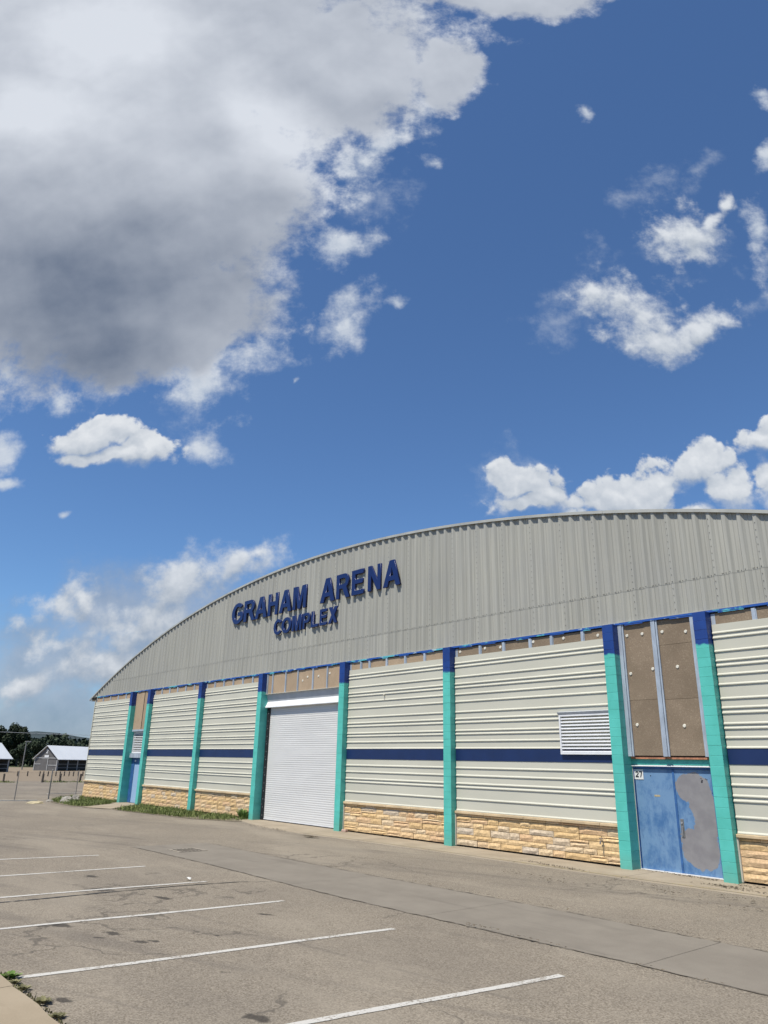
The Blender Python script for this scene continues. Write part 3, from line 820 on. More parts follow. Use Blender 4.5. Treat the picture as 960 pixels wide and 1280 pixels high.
LOW = rib_profile(0.945, 2.288, [1.245, 1.556, 1.655, 1.87, 2.075])
UPP = rib_profile(2.610, 5.255, [2.812, 3.005, 3.100, 3.325, 3.430, 3.625, 3.922, 4.134, 4.331, 4.434, 4.640, 4.938, 5.045])
BAYS = [(XL + 0.01, PIL[0]), (PIL[1] + PW, PIL[2]), (PIL[2] + PW, PIL[3]), (PIL[4] + PW, PIL[5]), (PIL[5] + PW, PIL[6]), (PIL[7] + PW, XR)]
stone_i = 0
for bi, (xa, xb) in enumerate(BAYS):
    x0, x1 = xa + 0.022, xb - 0.004
    if bi == 0: x0 = xa
    obj('siding_panel', MB().strip(LOW, x0, x1), M['siding'], B)
    obj('siding_panel', MB().strip(UPP, x0, x1), M['siding'], B)
    band = MB().strip([(YB, 2.288), (YB - 0.012, 2.292), (YB - 0.012, 2.604), (YB, 2.612)], x0 + 0.002, x1 - 0.001)
    obj('accent_band', band, M['navy'], B, label='dark navy band between the cream panels')
    # strip of boards and studs above the siding
    tan = bi in (0, 1, 2, 3)
    edges = {3: [-20.72, -20.06, -19.60, -18.70, -17.78, -16.87, -15.86], 4: [-15.55, -14.52, -13.63, -12.68, -11.96, -10.98, -10.26], 5: [-7.59, -6.62, -5.6, -4.5, -3.4, -2.2, -1.0, 0.1]}.get(bi)
    if edges is None:
        n = 6 if bi else 5; edges = [xa + (xb - xa) * k / n for k in range(n + 1)]
    for k in range(len(edges) - 1):
        obj('sheathing_board', MB().box(edges[k] + 0.004, edges[k + 1] - 0.004, 0.25, 0.28, 5.24, 5.507), M['board_tan' if tan else 'board'], B)
        xs_ = edges[k] + (0.03 if k == 0 else 0)
        st = MB().add([(xs_ - 0.05, 0.247, 5.22), (xs_ - 0.05, 0.215, 5.22), (xs_ + 0.03, 0.215, 5.22), (xs_ + 0.03, 0.235, 5.22), (xs_ + 0.05, 0.235, 5.22), (xs_ + 0.05, 0.249, 5.22),
                       (xs_ - 0.05, 0.247, 5.506), (xs_ - 0.05, 0.215, 5.506), (xs_ + 0.03, 0.215, 5.506), (xs_ + 0.03, 0.235, 5.506), (xs_ + 0.05, 0.235, 5.506), (xs_ + 0.05, 0.249, 5.506)],
                      [(i, i + 1, i + 7, i + 6) for i in range(5)])
        if k == 0: st = MB().box(xs_ - 0.02, xs_ + 0.07, 0.255, 0.249, 5.22, 5.50)
        obj('metal_stud', st, M['galv'], B)
    # rock-faced stone base
    sb = MB().box(x0 - 0.02, x1 + 0.002, 0.235, 0.43, 0.065, 0.875)
    base = obj('stone_base', sb, M['mortar'], B)
    big = bi >= 3
    x_end = x1 if bi < 5 else -1.5
    heights = [0.155, 0.125, 0.17, 0.135, 0.16, 0.065] if big else [0.165, 0.16, 0.165, 0.155, 0.165]
    z = 0.068
    occupied = []
    for ri, h in enumerate(heights):
        x = x0
        while x < x_end - 0.02:
            w = random.uniform(0.30, 0.78) if big else random.uniform(0.36, 0.66)
            if ri == len(heights) - 1 and big: w *= 1.2
            if x_end - (x + w) < 0.22: w = x_end - x
            parts = [(z, h)]
            if big and random.random() < 0.20 and h > 0.13:
                k = random.choice((0.32, 0.62)); parts = [(z, h * k), (z + h * k, h * (1 - k))]
            for (zz, hh) in parts:
                mj = 0.0050
                xa_, xb_, za_, zb_ = x + mj, x + w - mj, zz + mj, zz + hh - mj
                nx, nz = (5, 3) if big else (3, 3)
                vs = []; yf = 0.185 + random.uniform(-0.012, 0.008)
                for iz in range(nz):
                    for ix in range(nx):
                        ed = ix in (0, nx - 1) or iz in (0, nz - 1)
                        px_ = xa_ + (xb_ - xa_) * ix / (nx - 1); pz_ = za_ + (zb_ - za_) * iz / (nz - 1)
                        if ed:
                            py_ = yf + 0.007
                            px_ += (0 if ix in (0, nx - 1) else random.uniform(-.02, .02)); pz_ += random.uniform(-.003, .003)
                        else:
                            py_ = yf - random.uniform(0.002, 0.015); px_ += random.uniform(-.2, .2) * (xb_ - xa_) / nx; pz_ += random.uniform(-.2, .2) * (zb_ - za_) / nz
                        vs.append((px_, py_, pz_))
                fs = []
                for iz in range(nz - 1):
                    for ix in range(nx - 1):
                        a0 = iz * nx + ix; fs.append((a0, a0 + 1, a0 + nx + 1, a0 + nx))
                o0 = len(vs); vs += [(xa_, 0.245, za_), (xb_, 0.245, za_), (xb_, 0.245, zb_), (xa_, 0.245, zb_)]
                fs += [tuple(range(nx))[::-1] + (o0, o0 + 1), tuple(range((nz - 1) * nx, nz * nx)) + (o0 + 2, o0 + 3),
                       tuple(nx * i for i in range(nz)) + (o0 + 3, o0), tuple(nx * i + nx - 1 for i in range(nz))[::-1] + (o0 + 1, o0 + 2)]
                obj('stone', MB().add(vs, fs), M['stone'], base); stone_i += 1
            x += w
        z += h
    lx = x0 - 0.02
    while lx < x1 - 0.05:
        w = min(random.uniform(1.0, 1.5), x1 - lx)
        if x1 - (lx + w) < 0.4: w = x1 - lx
        obj('stone_ledge', MB().cbox(lx + 0.003, lx + w - 0.003, 0.125 + random.uniform(-.004, .004), 0.43, 0.878, 0.943, 0.008), M['ledge'], B)
        lx += w
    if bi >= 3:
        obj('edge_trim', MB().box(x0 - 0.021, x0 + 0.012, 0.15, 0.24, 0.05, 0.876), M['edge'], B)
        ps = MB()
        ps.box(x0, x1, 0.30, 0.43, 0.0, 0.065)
        obj('base_gap_shade', ps, M['dark'], B)  # near-black filler: shade of the gap under the stones put into colour
print('stones', stone_i)

# washers holding the boards
wm = MB()
for (x, z) in ((-15.35, 5.4), (-14.35, 5.41), (-13.77, 5.38), (-12.59, 5.41), (-11.59, 5.40), (-10.54, 5.36)): wm.tube((x, 0.252, z), (x, 0.235, z), 0.045, 10, 0.036)
for (x, z) in ((-9.73, 5.26), (-9.32, 5.26), (-8.80, 5.25), (-8.22, 5.19), (-9.72, 4.34), (-9.13, 4.41), (-8.51, 4.41), (-9.67, 3.15), (-8.5, 3.1)): wm.tube((x, 0.272, z), (x, 0.253, z), 0.042, 10, 0.034)
for (x, z) in ((-23.3, 5.22), (-23.62, 5.1), (-21.9, 5.25), (-22.6, 5.2)): wm.tube((x, 0.252, z), (x, 0.235, z), 0.045, 10, 0.036)
obj('washers', wm, M['washer'], B, kind='stuff')

# beam edge above the pilasters, flaking paint, in welded lengths
bx = [-44.9, -39.3, -31.5, -26.3, -20.85, -15.7, -10.1, -7.74, -3.5, XR]
for i in range(len(bx) - 1):
    mb = MB().box(bx[i] + 0.002, bx[i + 1] - 0.002, 0.2065, 0.30, 5.538, 5.552)
    mb.add([(bx[i] + 0.002, 0.2062, 5.538), (bx[i + 1] - 0.002, 0.2062, 5.538), (bx[i + 1] - 0.002, 0.2075, 5.586), (bx[i] + 0.002, 0.2075, 5.586)], [(0, 1, 2, 3)])
    be = obj('beam_edge', mb, M['chipped'], B)
    x = bx[i] + 0.35
    while x < bx[i + 1] - 0.5:
        L_ = random.uniform(0.25, 0.6); obj('beam_clip', MB().box(x, x + L_, 0.212, 0.218, 5.508, 5.5375), M['chipped'], B); x += L_ + random.uniform(0.3, 0.8)

# gable cladding: ribbed sheets in two rows, each cut to the arch
GZ0, GZM = 5.604, 6.369
SP = 1.031; XS0 = -7.372
RD = 0.056
XG0, XG1 = -45.88, 0.1


def sheet_cols(xa):
    """profile over one sheet: rib, slope, valley with stiffener, slope ... three ribs"""
    out = []
    pt = SP / 3
    for k in range(3):
        o_ = xa + k * pt
        for f, y in ((0.0, GY - RD), (0.22, GY - RD), (0.40, GY - 0.004), (0.58, GY), (0.62, GY - 0.012), (0.66, GY), (0.895, GY - 0.003)):
            out.append((o_ + f * pt, y))
    out.append((xa + SP, GY - RD))
    return out


gw = MB()
n = 60
vs = [(XG0, GY + .03, PH - 0.02)] + [(XG0 + (XG1 - XG0) * i / n, GY + .03, max(PH - 0.02, arc(XG0 + (XG1 - XG0) * i / n) - 0.05)) for i in range(n + 1)] + [(XG1, GY + .03, PH - 0.02)]
gw.add(vs, [tuple(range(len(vs)))[::-1]])
GW = obj('gable_wall', gw, M['cladding_dark'], B)
k = 0
screws = MB()


def dot(x, y, z, r=0.0115):
    screws.add([(x + r * math.cos(a), y - 0.006, z + r * math.sin(a)) for a in (0.5, 1.76, 3.0, 4.27, 5.53)], [(4, 3, 2, 1, 0)])


xa = XS0 + SP * 7
while xa > XG0 - SP:
    xa -= SP
    cs = sheet_cols(xa)
    for (za, zb, dy) in ((GZ0, GZM, 0.0), (GZM - 0.02, 99, -0.004)):
        vs = []; fs = []; last = None
        for (x, y) in cs:
            if x < XG0 or x > XG1: last = None; continue
            zt = min(zb, arc(x) - 0.035)
            if zt <= za + 0.03: last = None; continue
            i0 = len(vs); vs += [(x, y + dy, za), (x, y + dy, zt)]
            if last is not None: fs.append((last, i0, i0 + 1, last + 1))
            last = i0
        if fs: obj('cladding_sheet', MB().add(vs, fs), M['cladding'], GW)
    # screws: up the lapped rib and along the row joint
    x = xa + 0.027
    if XG0 < x < XG1:
        z = GZ0 + 0.12
        while z < arc(x) - 0.12:
            dot(x, GY - RD - 0.004, z); z += 0.165
    for f in (0.08, 0.50, 0.58, 0.76):
        for kk in range(3):
            x = xa + (kk + f) * SP / 3
            if XL + 1 < x < XR and arc(x) > GZM + 0.2: dot(x, GY - RD - 0.004 if f < 0.1 else GY - 0.008, GZM + 0.012 + random.uniform(-.004, .004))
obj('screws', screws, M['screw'], GW, kind='stuff')
obj('cladding_foot', MB().box(XG0, XG1, GY - RD - 0.006, GY + 0.028, GZ0 - 0.016, GZ0 - 0.001), M['fascia'], B)

# roof barrel and its front trim in lengths
nseg = 18; X0R, X1R = -46.03, 0.2
for i in range(nseg):
    mb = MB(); sub = 4
    for k in range(sub):
        xa_ = X0R + (X1R - X0R) * (i + k / sub) / nseg; xb_ = X0R + (X1R - X0R) * (i + (k + 1) / sub) / nseg
        if k == 0: xa_ += 0.004
        A0, A1 = arc(xa_), arc(xb_)
        yf, yb = GY - 0.09, GY + 0.10; th = 0.080
        p_ = [(xa_, yf, A0 - th), (xb_, yf, A1 - th), (xb_, yf, A1), (xa_, yf, A0), (xa_, yb, A0 + 0.01), (xb_, yb, A1 + 0.01), (xa_, yf + 0.05, A0 - th), (xb_, yf + 0.05, A1 - th)]
        mb.add(p_, [(0, 1, 2, 3), (3, 2, 5, 4), (6, 7, 1, 0)])
    obj('roof_trim', mb, M['fascia'], B)
mb = MB(); nn_ = 72
for i in range(nn_):
    xa_ = X0R + (X1R - X0R) * i / nn_; xb_ = X0R + (X1R - X0R) * (i + 1) / nn_
    mb.add([(xa_, GY + .04, arc(xa_) - 0.02), (xb_, GY + .04, arc(xb_) - 0.02), (xb_, 60, arc(xb_) - 0.02), (xa_, 60, arc(xa_) - 0.02), (xa_, GY + .04, arc(xa_) - 0.10), (xb_, GY + .04, arc(xb_) - 0.10), (xb_, 60, arc(xb_) - 0.10), (xa_, 60, arc(xa_) - 0.10)], [(0, 1, 2, 3), (7, 6, 5, 4)])
obj('roof', mb, M['roof'], B)
mb = MB()
mb.add([(X0R, GY - 0.08, arc(X0R) - 0.085), (X0R, 60, arc(X0R) - 0.085), (XL + 0.1, 60, arc(X0R) - 0.06), (XL + 0.1, GY - 0.08, arc(X0R) - 0.06)], [(0, 1, 2, 3)])
obj('eave_soffit', mb, M['fascia'], B)
# long side walls and back wall, ribbed like the front
for xw, sgn in ((XL, -1), (XR, 1)):
    pr = LOW[:-1] + [(YB, 2.4)] + UPP
    vs = []; nP = len(pr)
    for yy in (0.21, 60.0): vs += [(xw - sgn * (y - YB), yy, z) for y, z in pr]
    obj('side_wall', MB().add(vs, [(i, i + 1, nP + i + 1, nP + i) for i in range(nP - 1)]), M['siding'], B)
    obj('side_wall', MB().box(min(xw, xw - sgn * 0.2), max(xw, xw - sgn * 0.2), 0.44, 59.9, 0.0, 0.94), M['ledge'], B)
mb = MB(); vs = [(XL, 59.95, 0.0)] + [(XL + (XR - XL) * i / 40, 59.95, arc(XL + (XR - XL) * i / 40) - 0.06) for i in range(41)] + [(XR, 59.95, 0.0)]
mb.add(vs, [tuple(range(len(vs)))]); obj('rear_wall', mb, M['cladding'], B)
obj('corner_trim', MB().box(XL - 0.012, XL + 0.05, 0.165, 0.215, 0.945, 5.36), M['siding'], B)

# ------------------------------------------------------------------ door bay with double door and number plate
x0, x1 = PIL[6] + PW, PIL[7]
bd = [(-9.93, -9.05, 2.46, 3.71), (-9.93, -9.05, 3.716, 5.53), (-8.93, -8.06, 2.46, 3.69), (-8.93, -8.06, 3.696, 4.935), (-8.93, -8.06, 4.941, 5.53), (-9.05, -8.93, 2.46, 5.53), (-8.055, x1 - 0.002, 2.46, 5.53), (x0 + 0.001, -9.935, 2.46, 5.53)]
for (a, b, c, d) in bd[:5]: obj('sheathing_board', MB().box(a, b, 0.27, 0.30, c, d), M['board'], B)
obj('board_backing', MB().box(x0 + 0.001, x1 - 0.001, 0.305, 0.44, 2.46, 5.53), M['board'], B)
for (a, b) in ((-9.945, -9.80), (-9.055, -8.90), (-8.075, x1 - 0.003)):
    mb = MB(); mb.add([(a, .268, 2.44), (a, .22, 2.44), (b - .05, .22, 2.44), (b - .05, .25, 2.44), (b - .035, .25, 2.44), (b - .035, .23, 2.44), (b, .23, 2.44), (b, .268, 2.44),
                       (a, .268, 5.535), (a, .22, 5.535), (b - .05, .22, 5.535), (b - .05, .25, 5.535), (b - .035, .25, 5.535), (b - .035, .23, 5.535), (b, .23, 5.535), (b, .268, 5.535)],
                      [(i, i + 1, i + 9, i + 8) for i in range(7)] + [tuple(range(8))[::-1]])
    obj('metal_stud', mb, M['galv'], B)
obj('plywood_edge', MB().box(x0 + 0.03, x1 - 0.002, 0.29, 0.44, 2.385, 2.436), M['plywood'], B)
obj('door_lintel', MB().box(x0 + 0.001, x1 - 0.001, 0.345, 0.44, 2.262, 2.382), M['teal_trim'], B)
obj('drip_cap', MB().add([(x0 + .001, .375, 2.260), (x1 - .001, .375, 2.260), (x1 - .001, .322, 2.240), (x0 + .001, .322, 2.240), (x0 + .001, .322, 2.224), (x1 - .001, .322, 2.224), (x1 - .001, .38, 2.224), (x0 + .001, .38, 2.224)],
                         [(0, 1, 2, 3), (3, 2, 5, 4), (4, 5, 6, 7)][::1]), M['white_metal'], B, fix=False)
DD = empty('double_door', (0, 0, 0)); DD.parent = B; DD.location = (22.4, 0, 0); ROOTLOC[DD] = Vector((0, 0, 0))
obj('door_frame', MB().box(x0 + 0.002, -9.925, 0.36, 0.465, 0.03, 2.22).box(-8.075, x1 - 0.002, 0.36, 0.465, 0.03, 2.22).box(-9.925, -8.075, 0.36, 0.465, 2.175, 2.22), M['door_frame'], DD)
obj('jamb_edge', MB().box(x0 + 0.0005, x0 + 0.014, 0.352, 0.36, 0.03, 2.22), M['edge'], DD)
obj('door_leaf', MB().cbox(-9.92, -8.972, 0.392, 0.44, 0.045, 2.172, 0.004), M['door_left'], DD, label='worn scuffed blue left leaf')
obj('door_leaf', MB().cbox(-8.955, -8.08, 0.392, 0.44, 0.045, 2.172, 0.004), M['door_right'], DD, label='blue right leaf with large grey primer patch')
obj('meeting_strip', MB().cbox(-8.985, -8.935, 0.380, 0.3915, 0.05, 2.165, 0.003), M['door_frame'], DD)
obj('threshold', MB().box(x0 + 0.01, x1 - 0.01, 0.33, 0.44, 0.028, 0.043), M['white_metal'], DD)
hp = obj('handle_plate', MB().cbox(-8.905, -8.825, 0.384, 0.3925, 0.76, 1.14, 0.004), M['steel_plate'], B)
mb = MB(); mb.tube((-8.865, 0.386, 1.06), (-8.865, 0.368, 1.06), 0.022, 10); mb.tube((-8.865, .372, .98), (-8.865, .372, .80), .011, 8); mb.tube((-8.865, .388, .98), (-8.865, .366, .98), .011, 8); mb.tube((-8.865, .388, .80), (-8.865, .366, .80), .011, 8)
obj('pull_handle', mb, M['bolt'], hp)
mb = MB()
for (x, z, r) in ((-8.32, 1.99, .012), (-8.30, 1.95, .018), (-8.31, 1.92, .02), (-8.22, 1.985, .01), (-8.19, 1.97, .012), (-8.09, 1.70, .014), (-9.52, 2.02, .014)): mb.tube((x, 0.3935, z), (x, 0.390, z), r, 7)
obj('old_bolt_holes', mb, M['ink'], DD)
obj('door_label', MB().box(-9.47, -9.33, 0.389, 0.3935, 1.575, 1.615), M['yellow'], DD)


def mesh_from_polys(name, polys, depth, mats, bevel=0.0):
    """filled outlines (first ring outer, others holes) extruded to a solid letter facing -Y"""
    cu = bpy.data.curves.new(name, 'CURVE'); cu.dimensions = '2D'; cu.fill_mode = 'BOTH'; cu.extrude = depth / 2; cu.bevel_depth = bevel; cu.bevel_resolution = 0
    for ring in polys:
        sp = cu.splines.new('POLY'); sp.points.add(len(ring) - 1)
        for i, (x, y) in enumerate(ring): sp.points[i].co = (x, y, 0, 1)
        sp.use_cyclic_u = True
    to = bpy.data.objects.new(name, cu)
    me = bpy.data.meshes.new_from_object(to)
    bpy.data.objects.remove(to); bpy.data.curves.remove(cu)
    for v in me.vertices: v.co = (v.co.x, -v.co.z, v.co.y)
    me.materials.clear()
    for mm in mats: me.materials.append(mm)
    return me


def earc(cx_, cy_, rx, ry, a0, a1, n=14):
    return [(cx_ + rx * math.cos(R_(a0 + (a1 - a0) * i / n)), cy_ + ry * math.sin(R_(a0 + (a1 - a0) * i / n))) for i in range(n + 1)]


GL = {
    'A': [[(0, 0), (.33, 1), (.57, 1), (.9, 0), (.67, 0), (.61, .22), (.29, .22), (.23, 0)], [(.355, .39), (.545, .39), (.45, .74)]],
    'H': [[(0, 0), (0, 1), (.21, 1), (.21, .62), (.59, .62), (.59, 1), (.8, 1), (.8, 0), (.59, 0), (.59, .44), (.21, .44), (.21, 0)]],
    'M': [[(0, 0), (0, 1), (.3, 1), (.475, .33), (.65, 1), (.95, 1), (.95, 0), (.755, 0), (.755, .74), (.565, 0), (.385, 0), (.195, .74), (.195, 0)]],
    'N': [[(0, 0), (0, 1), (.21, 1), (.6, .36), (.6, 1), (.8, 1), (.8, 0), (.59, 0), (.2, .63), (.2, 0)]],
    'E': [[(0, 0), (0, 1), (.72, 1), (.72, .83), (.21, .83), (.21, .61), (.68, .61), (.68, .44), (.21, .44), (.21, .17), (.74, .17), (.74, 0)]],
    'L': [[(0, 0), (0, 1), (.21, 1), (.21, .17), (.7, .17), (.7, 0)]],
    'X': [[(0, 0), (.3, .51), (.03, 1), (.28, 1), (.425, .70), (.57, 1), (.82, 1), (.55, .51), (.85, 0), (.6, 0), (.425, .32), (.25, 0)]],
    'R': [[(0, 0), (0, 1)] + earc(.5, .71, .29, .29, 90, -62) + [(.86, 0), (.62, 0), (.40, .40), (.2, .40), (.2, 0)], [(.2, .57), (.2, .83)] + earc(.47, .70, .13, .13, 90, -90)],
    'P': [[(0, 0), (0, 1)] + earc(.48, .685, .315, .315, 90, -90) + [(.2, .37), (.2, 0)], [(.2, .54), (.2, .83)] + earc(.46, .685, .145, .145, 90, -90)],
    'O': [earc(.48, .5, .48, .515, 0, 348, 29), earc(.48, .5, .265, .335, 0, 340, 17)],
    'C': [earc(.46, .5, .46, .515, 38, 322, 26) + earc(.46, .5, .245, .335, 315, 45, 18)],
    'G': [earc(.46, .5, .46, .515, 42, 312, 26) + [(.88, .16), (.88, .55), (.47, .55), (.47, .38), (.69, .38), (.69, .26)] + earc(.46, .5, .245, .335, 312, 48, 18)],
    '2': [earc(.33, .68, .33, .32, 170, -28, 14) + [(.30, .20), (.66, .20), (.66, 0), (0, 0), (0, .17), (.38, .53)] + earc(.33, .68, .12, .14, -30, 170, 8)],
    '7': [[(0, 1), (.66, 1), (.66, .84), (.38, 0), (.17, 0), (.44, .80), (0, .80)]],
}


def fit_glyph(ch, x0, x1, z0, z1):
    pts = [p_ for r in GL[ch] for p_ in r]; w = max(p_[0] for p_ in pts); mn = min(p_[0] for p_ in pts)
    return [[((px_ - mn) / (w - mn) * (x1 - x0), py_ * (z1 - z0)) for px_, py_ in r] for r in GL[ch]]


pl = obj('number_plate', MB().box(-9.925, -9.70, 0.382, 0.390, 1.935, 2.155), M['plate_white'], DD, label='white plate with black number 27')
for ch, xa_, xb_ in (('2', -9.895, -9.815), ('7', -9.80, -9.725)):
    me = mesh_from_polys('digit', fit_glyph(ch, 0, xb_ - xa_, 0, 0.135), 0.003, [M['ink']])
    inst('digit', me, pl, (xa_, 0.380, 1.98))

# ------------------------------------------------------------------ far door bay
x0, x1 = PIL[0] + PW, PIL[1]
xm = x0 + 1.05
for (a, b) in ((x0 + 0.001, xm - 0.02), (xm + 0.02, x1 - 0.001)): obj('sheathing_board', MB().box(a, b, 0.25, 0.40, 3.60, 5.53), M['board_tan'], B)
obj('board_joint', MB().box(xm - 0.019, xm + 0.019, 0.235, 0.40, 3.61, 5.53), M['black'], B)
obj('vent_header', MB().box(x0 + 0.001, x1 - 0.001, 0.23, 0.44, 3.50, 3.597), M['galv'], B)


def louvre(name, x0, x1, z0, z1, yf, nslat, lab, mp='white_metal', hood=0.07):
    L = empty(name, (0, 0, 0)); L.parent = B; L.location = (22.4, 0, 0); ROOTLOC[L] = Vector((0, 0, 0))
    if lab: L['label'] = lab
    fr = 0.045
    mb = MB().box(x0, x0 + fr, yf, yf + 0.12, z0, z1).box(x1 - fr, x1, yf, yf + 0.12, z0, z1)
    mb.box(x0 + fr, x1 - fr, yf, yf + 0.12, z0, z0 + fr).box(x0 + fr, x1 - fr, yf, yf + 0.12, z1 - fr, z1)
    obj('louver_frame', mb, M[mp], L)
    obj('louver_hood', MB().add([(x0 - .025, yf + .07, z1 + hood + .012), (x1, yf + .07, z1 + hood + .012), (x1, yf - .03, z1 + hood - .012), (x0 - .025, yf - .03, z1 + hood - .012),
                                 (x0 - .025, yf - .005, z1 + .002), (x1, yf - .005, z1 + .002), (x0 - .025, yf + .07, z1 + .002)], [(3, 2, 1, 0), (4, 5, 2, 3), (6, 4, 3, 0)]), M['hood'], L)
    obj('louver_back', MB().box(x0 + fr, x1 - fr, yf + 0.10, yf + 0.118, z0 + fr, z1 - fr), M['pit'], L)  # black plate: shade between the slats put into its colour
    pit = (z1 - z0 - 2 * fr) / nslat
    sm = MB().add([(0, .0, 0), (x1 - x0 - 2 * fr, .0, 0), (x1 - x0 - 2 * fr, .006, pit * .40), (0, .006, pit * .40), (x1 - x0 - 2 * fr, pit * .30, pit * .44), (0, pit * .30, pit * .44), (x1 - x0 - 2 * fr, pit * .30, pit * .38), (0, pit * .30, pit * .38)],
                  [(0, 1, 2, 3), (3, 2, 4, 5), (7, 6, 1, 0)]).mesh('louver_slat', M[mp])
    for k in range(nslat): inst('louver_slat', sm, L, (x0 + fr, yf + 0.012, z0 + fr + pit * k + 0.004))


louvre('wall_louver', -11.80, -10.285, 2.475, 3.44, 0.125, 11, 'white louvered vent beside the tall pilaster')
louvre('door_louver', x0 + 0.03, x1 - 0.03, 2.42, 3.44, 0.33, 11, 'white louvered vent above the far single door', hood=0.05)
obj('door_lintel', MB().box(x0 + 0.001, x1 - 0.001, 0.255, 0.44, 2.20, 2.41), M['galv'], B)
SD = empty('single_door', (0, 0, 0)); SD.parent = B; SD.location = (22.4, 0, 0); ROOTLOC[SD] = Vector((0, 0, 0))
obj('door_leaf', MB().cbox(x0 + 0.45, x1 - 0.08, 0.40, 0.445, 0.04, 1.86, 0.004), M['door_far'], SD)
obj('transom_panel', MB().box(x0 + 0.45, x1 - 0.08, 0.405, 0.445, 1.866, 2.195), M['door_frame'], SD)  # dark blue here paints in the shade under the lintel
obj('door_frame', MB().box(x0 + 0.39, x0 + 0.448, 0.38, 0.465, 0.03, 2.195).box(x1 - 0.078, x1 - 0.03, 0.38, 0.465, 0.03, 2.195).box(x1 - .029, x1 - .001, .37, .465, .03, 2.195), M['door_frame'], SD)
obj('side_panel', MB().box(x0 + 0.001, x0 + 0.389, 0.41, 0.465, 0.03, 2.195), M['door_frame'], SD)
obj('door_knob', MB().tube((x1 - .18, .40, .98), (x1 - .18, .34, .98), .03, 8), M['bolt'], SD)
obj('wall_lamp', MB().box(x0 + 0.50, x0 + 0.60, 0.36, 0.40, 2.0, 2.09), M['white_metal'], SD)

# ------------------------------------------------------------------ garage bay
x0, x1 = PIL[3] + PW, PIL[4]
ed = [x0 + 0.0, -25.70, -24.76, -23.92, -22.92, -22.02, x1]
for k in range(6):
    obj('sheathing_board', MB().box(ed[k] + 0.003, ed[k + 1] - 0.003, 0.25, 0.28, 4.735, 5.507), M['board_tan'], B)
    xs_ = ed[k] + (0.05 if k == 0 else 0)
    obj('metal_stud', MB().box(xs_ - 0.035, xs_ + 0.02, 0.215, 0.248, 4.735, 5.506).box(xs_ + 0.021, xs_ + 0.034, 0.236, 0.248, 4.735, 5.506), M['galv'], B)
obj('board_sill', MB().box(x0 + 0.001, x1 - 0.001, 0.20, 0.33, 4.715, 4.733), M['edge'], B)
RDR = empty('roller_door', (0, 0, 0)); RDR.parent = B; RDR.location = (22.4, 0, 0); ROOTLOC[RDR] = Vector((0, 0, 0))
mb = MB().add([(x0 + .002, .26, 4.713), (x1 - .002, .26, 4.713), (x1 - .002, .33, 4.43), (x0 + .002, .33, 4.43)], [(3, 2, 1, 0)])
obj('roll_hood', mb, M['hood'], RDR)
mb = MB().add([(x0 + .002, .329, 4.43), (x1 - .002, .329, 4.43), (x1 - .002, .225, 4.22), (x0 + .002, .225, 4.22), (x0 + .002, .225, 4.195), (x1 - .002, .225, 4.195), (x1 - .002, .40, 4.195), (x0 + .002, .40, 4.195)], [(3, 2, 1, 0), (4, 5, 2, 3), (7, 6, 5, 4)])
obj('hood_lip', mb, M['white_metal'], RDR)
gm = MB().box(x0 + .002, x0 + .195, .335, .465, .03, 4.19)
obj('door_guide', gm, M['black'], RDR); gm = MB().box(x1 - .10, x1 - .002, .36, .465, .03, 4.19); obj('door_guide', gm, M['black'], RDR)
mb = MB()
for k in range(14):
    z = 0.2 + k * 0.29; mb.tube((x0 + .13, .337, z), (x0 + .13, .32, z), .016, 6)
    if k % 2: mb.tube((x0 + .065, .337, z + .1), (x0 + .065, .323, z + .1), .013, 6)
obj('guide_bolts', mb, M['bolt'], RDR, kind='stuff')
ns = 56; zb, zt = 0.10, 4.30; ph = (zt - zb) / ns
sm = MB().strip([(.0, .0), (-.006, .004), (-.008, ph * .55), (-.001, ph * .92), (.002, ph)], 0, x1 - x0 - .300).mesh('curtain_slat', M['white_slat'])
for k in range(ns):
    bulge = 0.0
    inst('curtain_slat', sm, RDR, (x0 + .197, .385 + bulge, zb + k * ph))
obj('bottom_bar', MB().box(x0 + .197, x1 - .10, .365, .40, .062, .099), M['white_metal'], RDR)
obj('bottom_seal', MB().box(x0 + .197, x1 - .10, .372, .395, .028, .061), M['black'], RDR)

# tap on the stone base, pipe stub on the siding
mb = MB().tube((-10.78, .21, .545), (-10.78, .075, .545), .016, 8); mb.tube((-10.78, .08, .555), (-10.78, .06, .485), .017, 8); mb.tube((-10.78, .10, .55), (-10.78, .10, .60), .008, 6); mb.tube((-10.82, .10, .603), (-10.74, .10, .603), .012, 6); mb.tube((-10.78, .205, .545), (-10.78, .188, .545), .035, 10)
obj('faucet', mb, M['brass'], B)
obj('pipe_stub', MB().tube((-18.75, .21, 4.32), (-18.75, .13, 4.30), .022, 8), M['edge'], B)
obj('pipe_stub', MB().tube((-18.74, .21, 4.18), (-18.74, .18, 4.18), .03, 8), M['edge'], B)

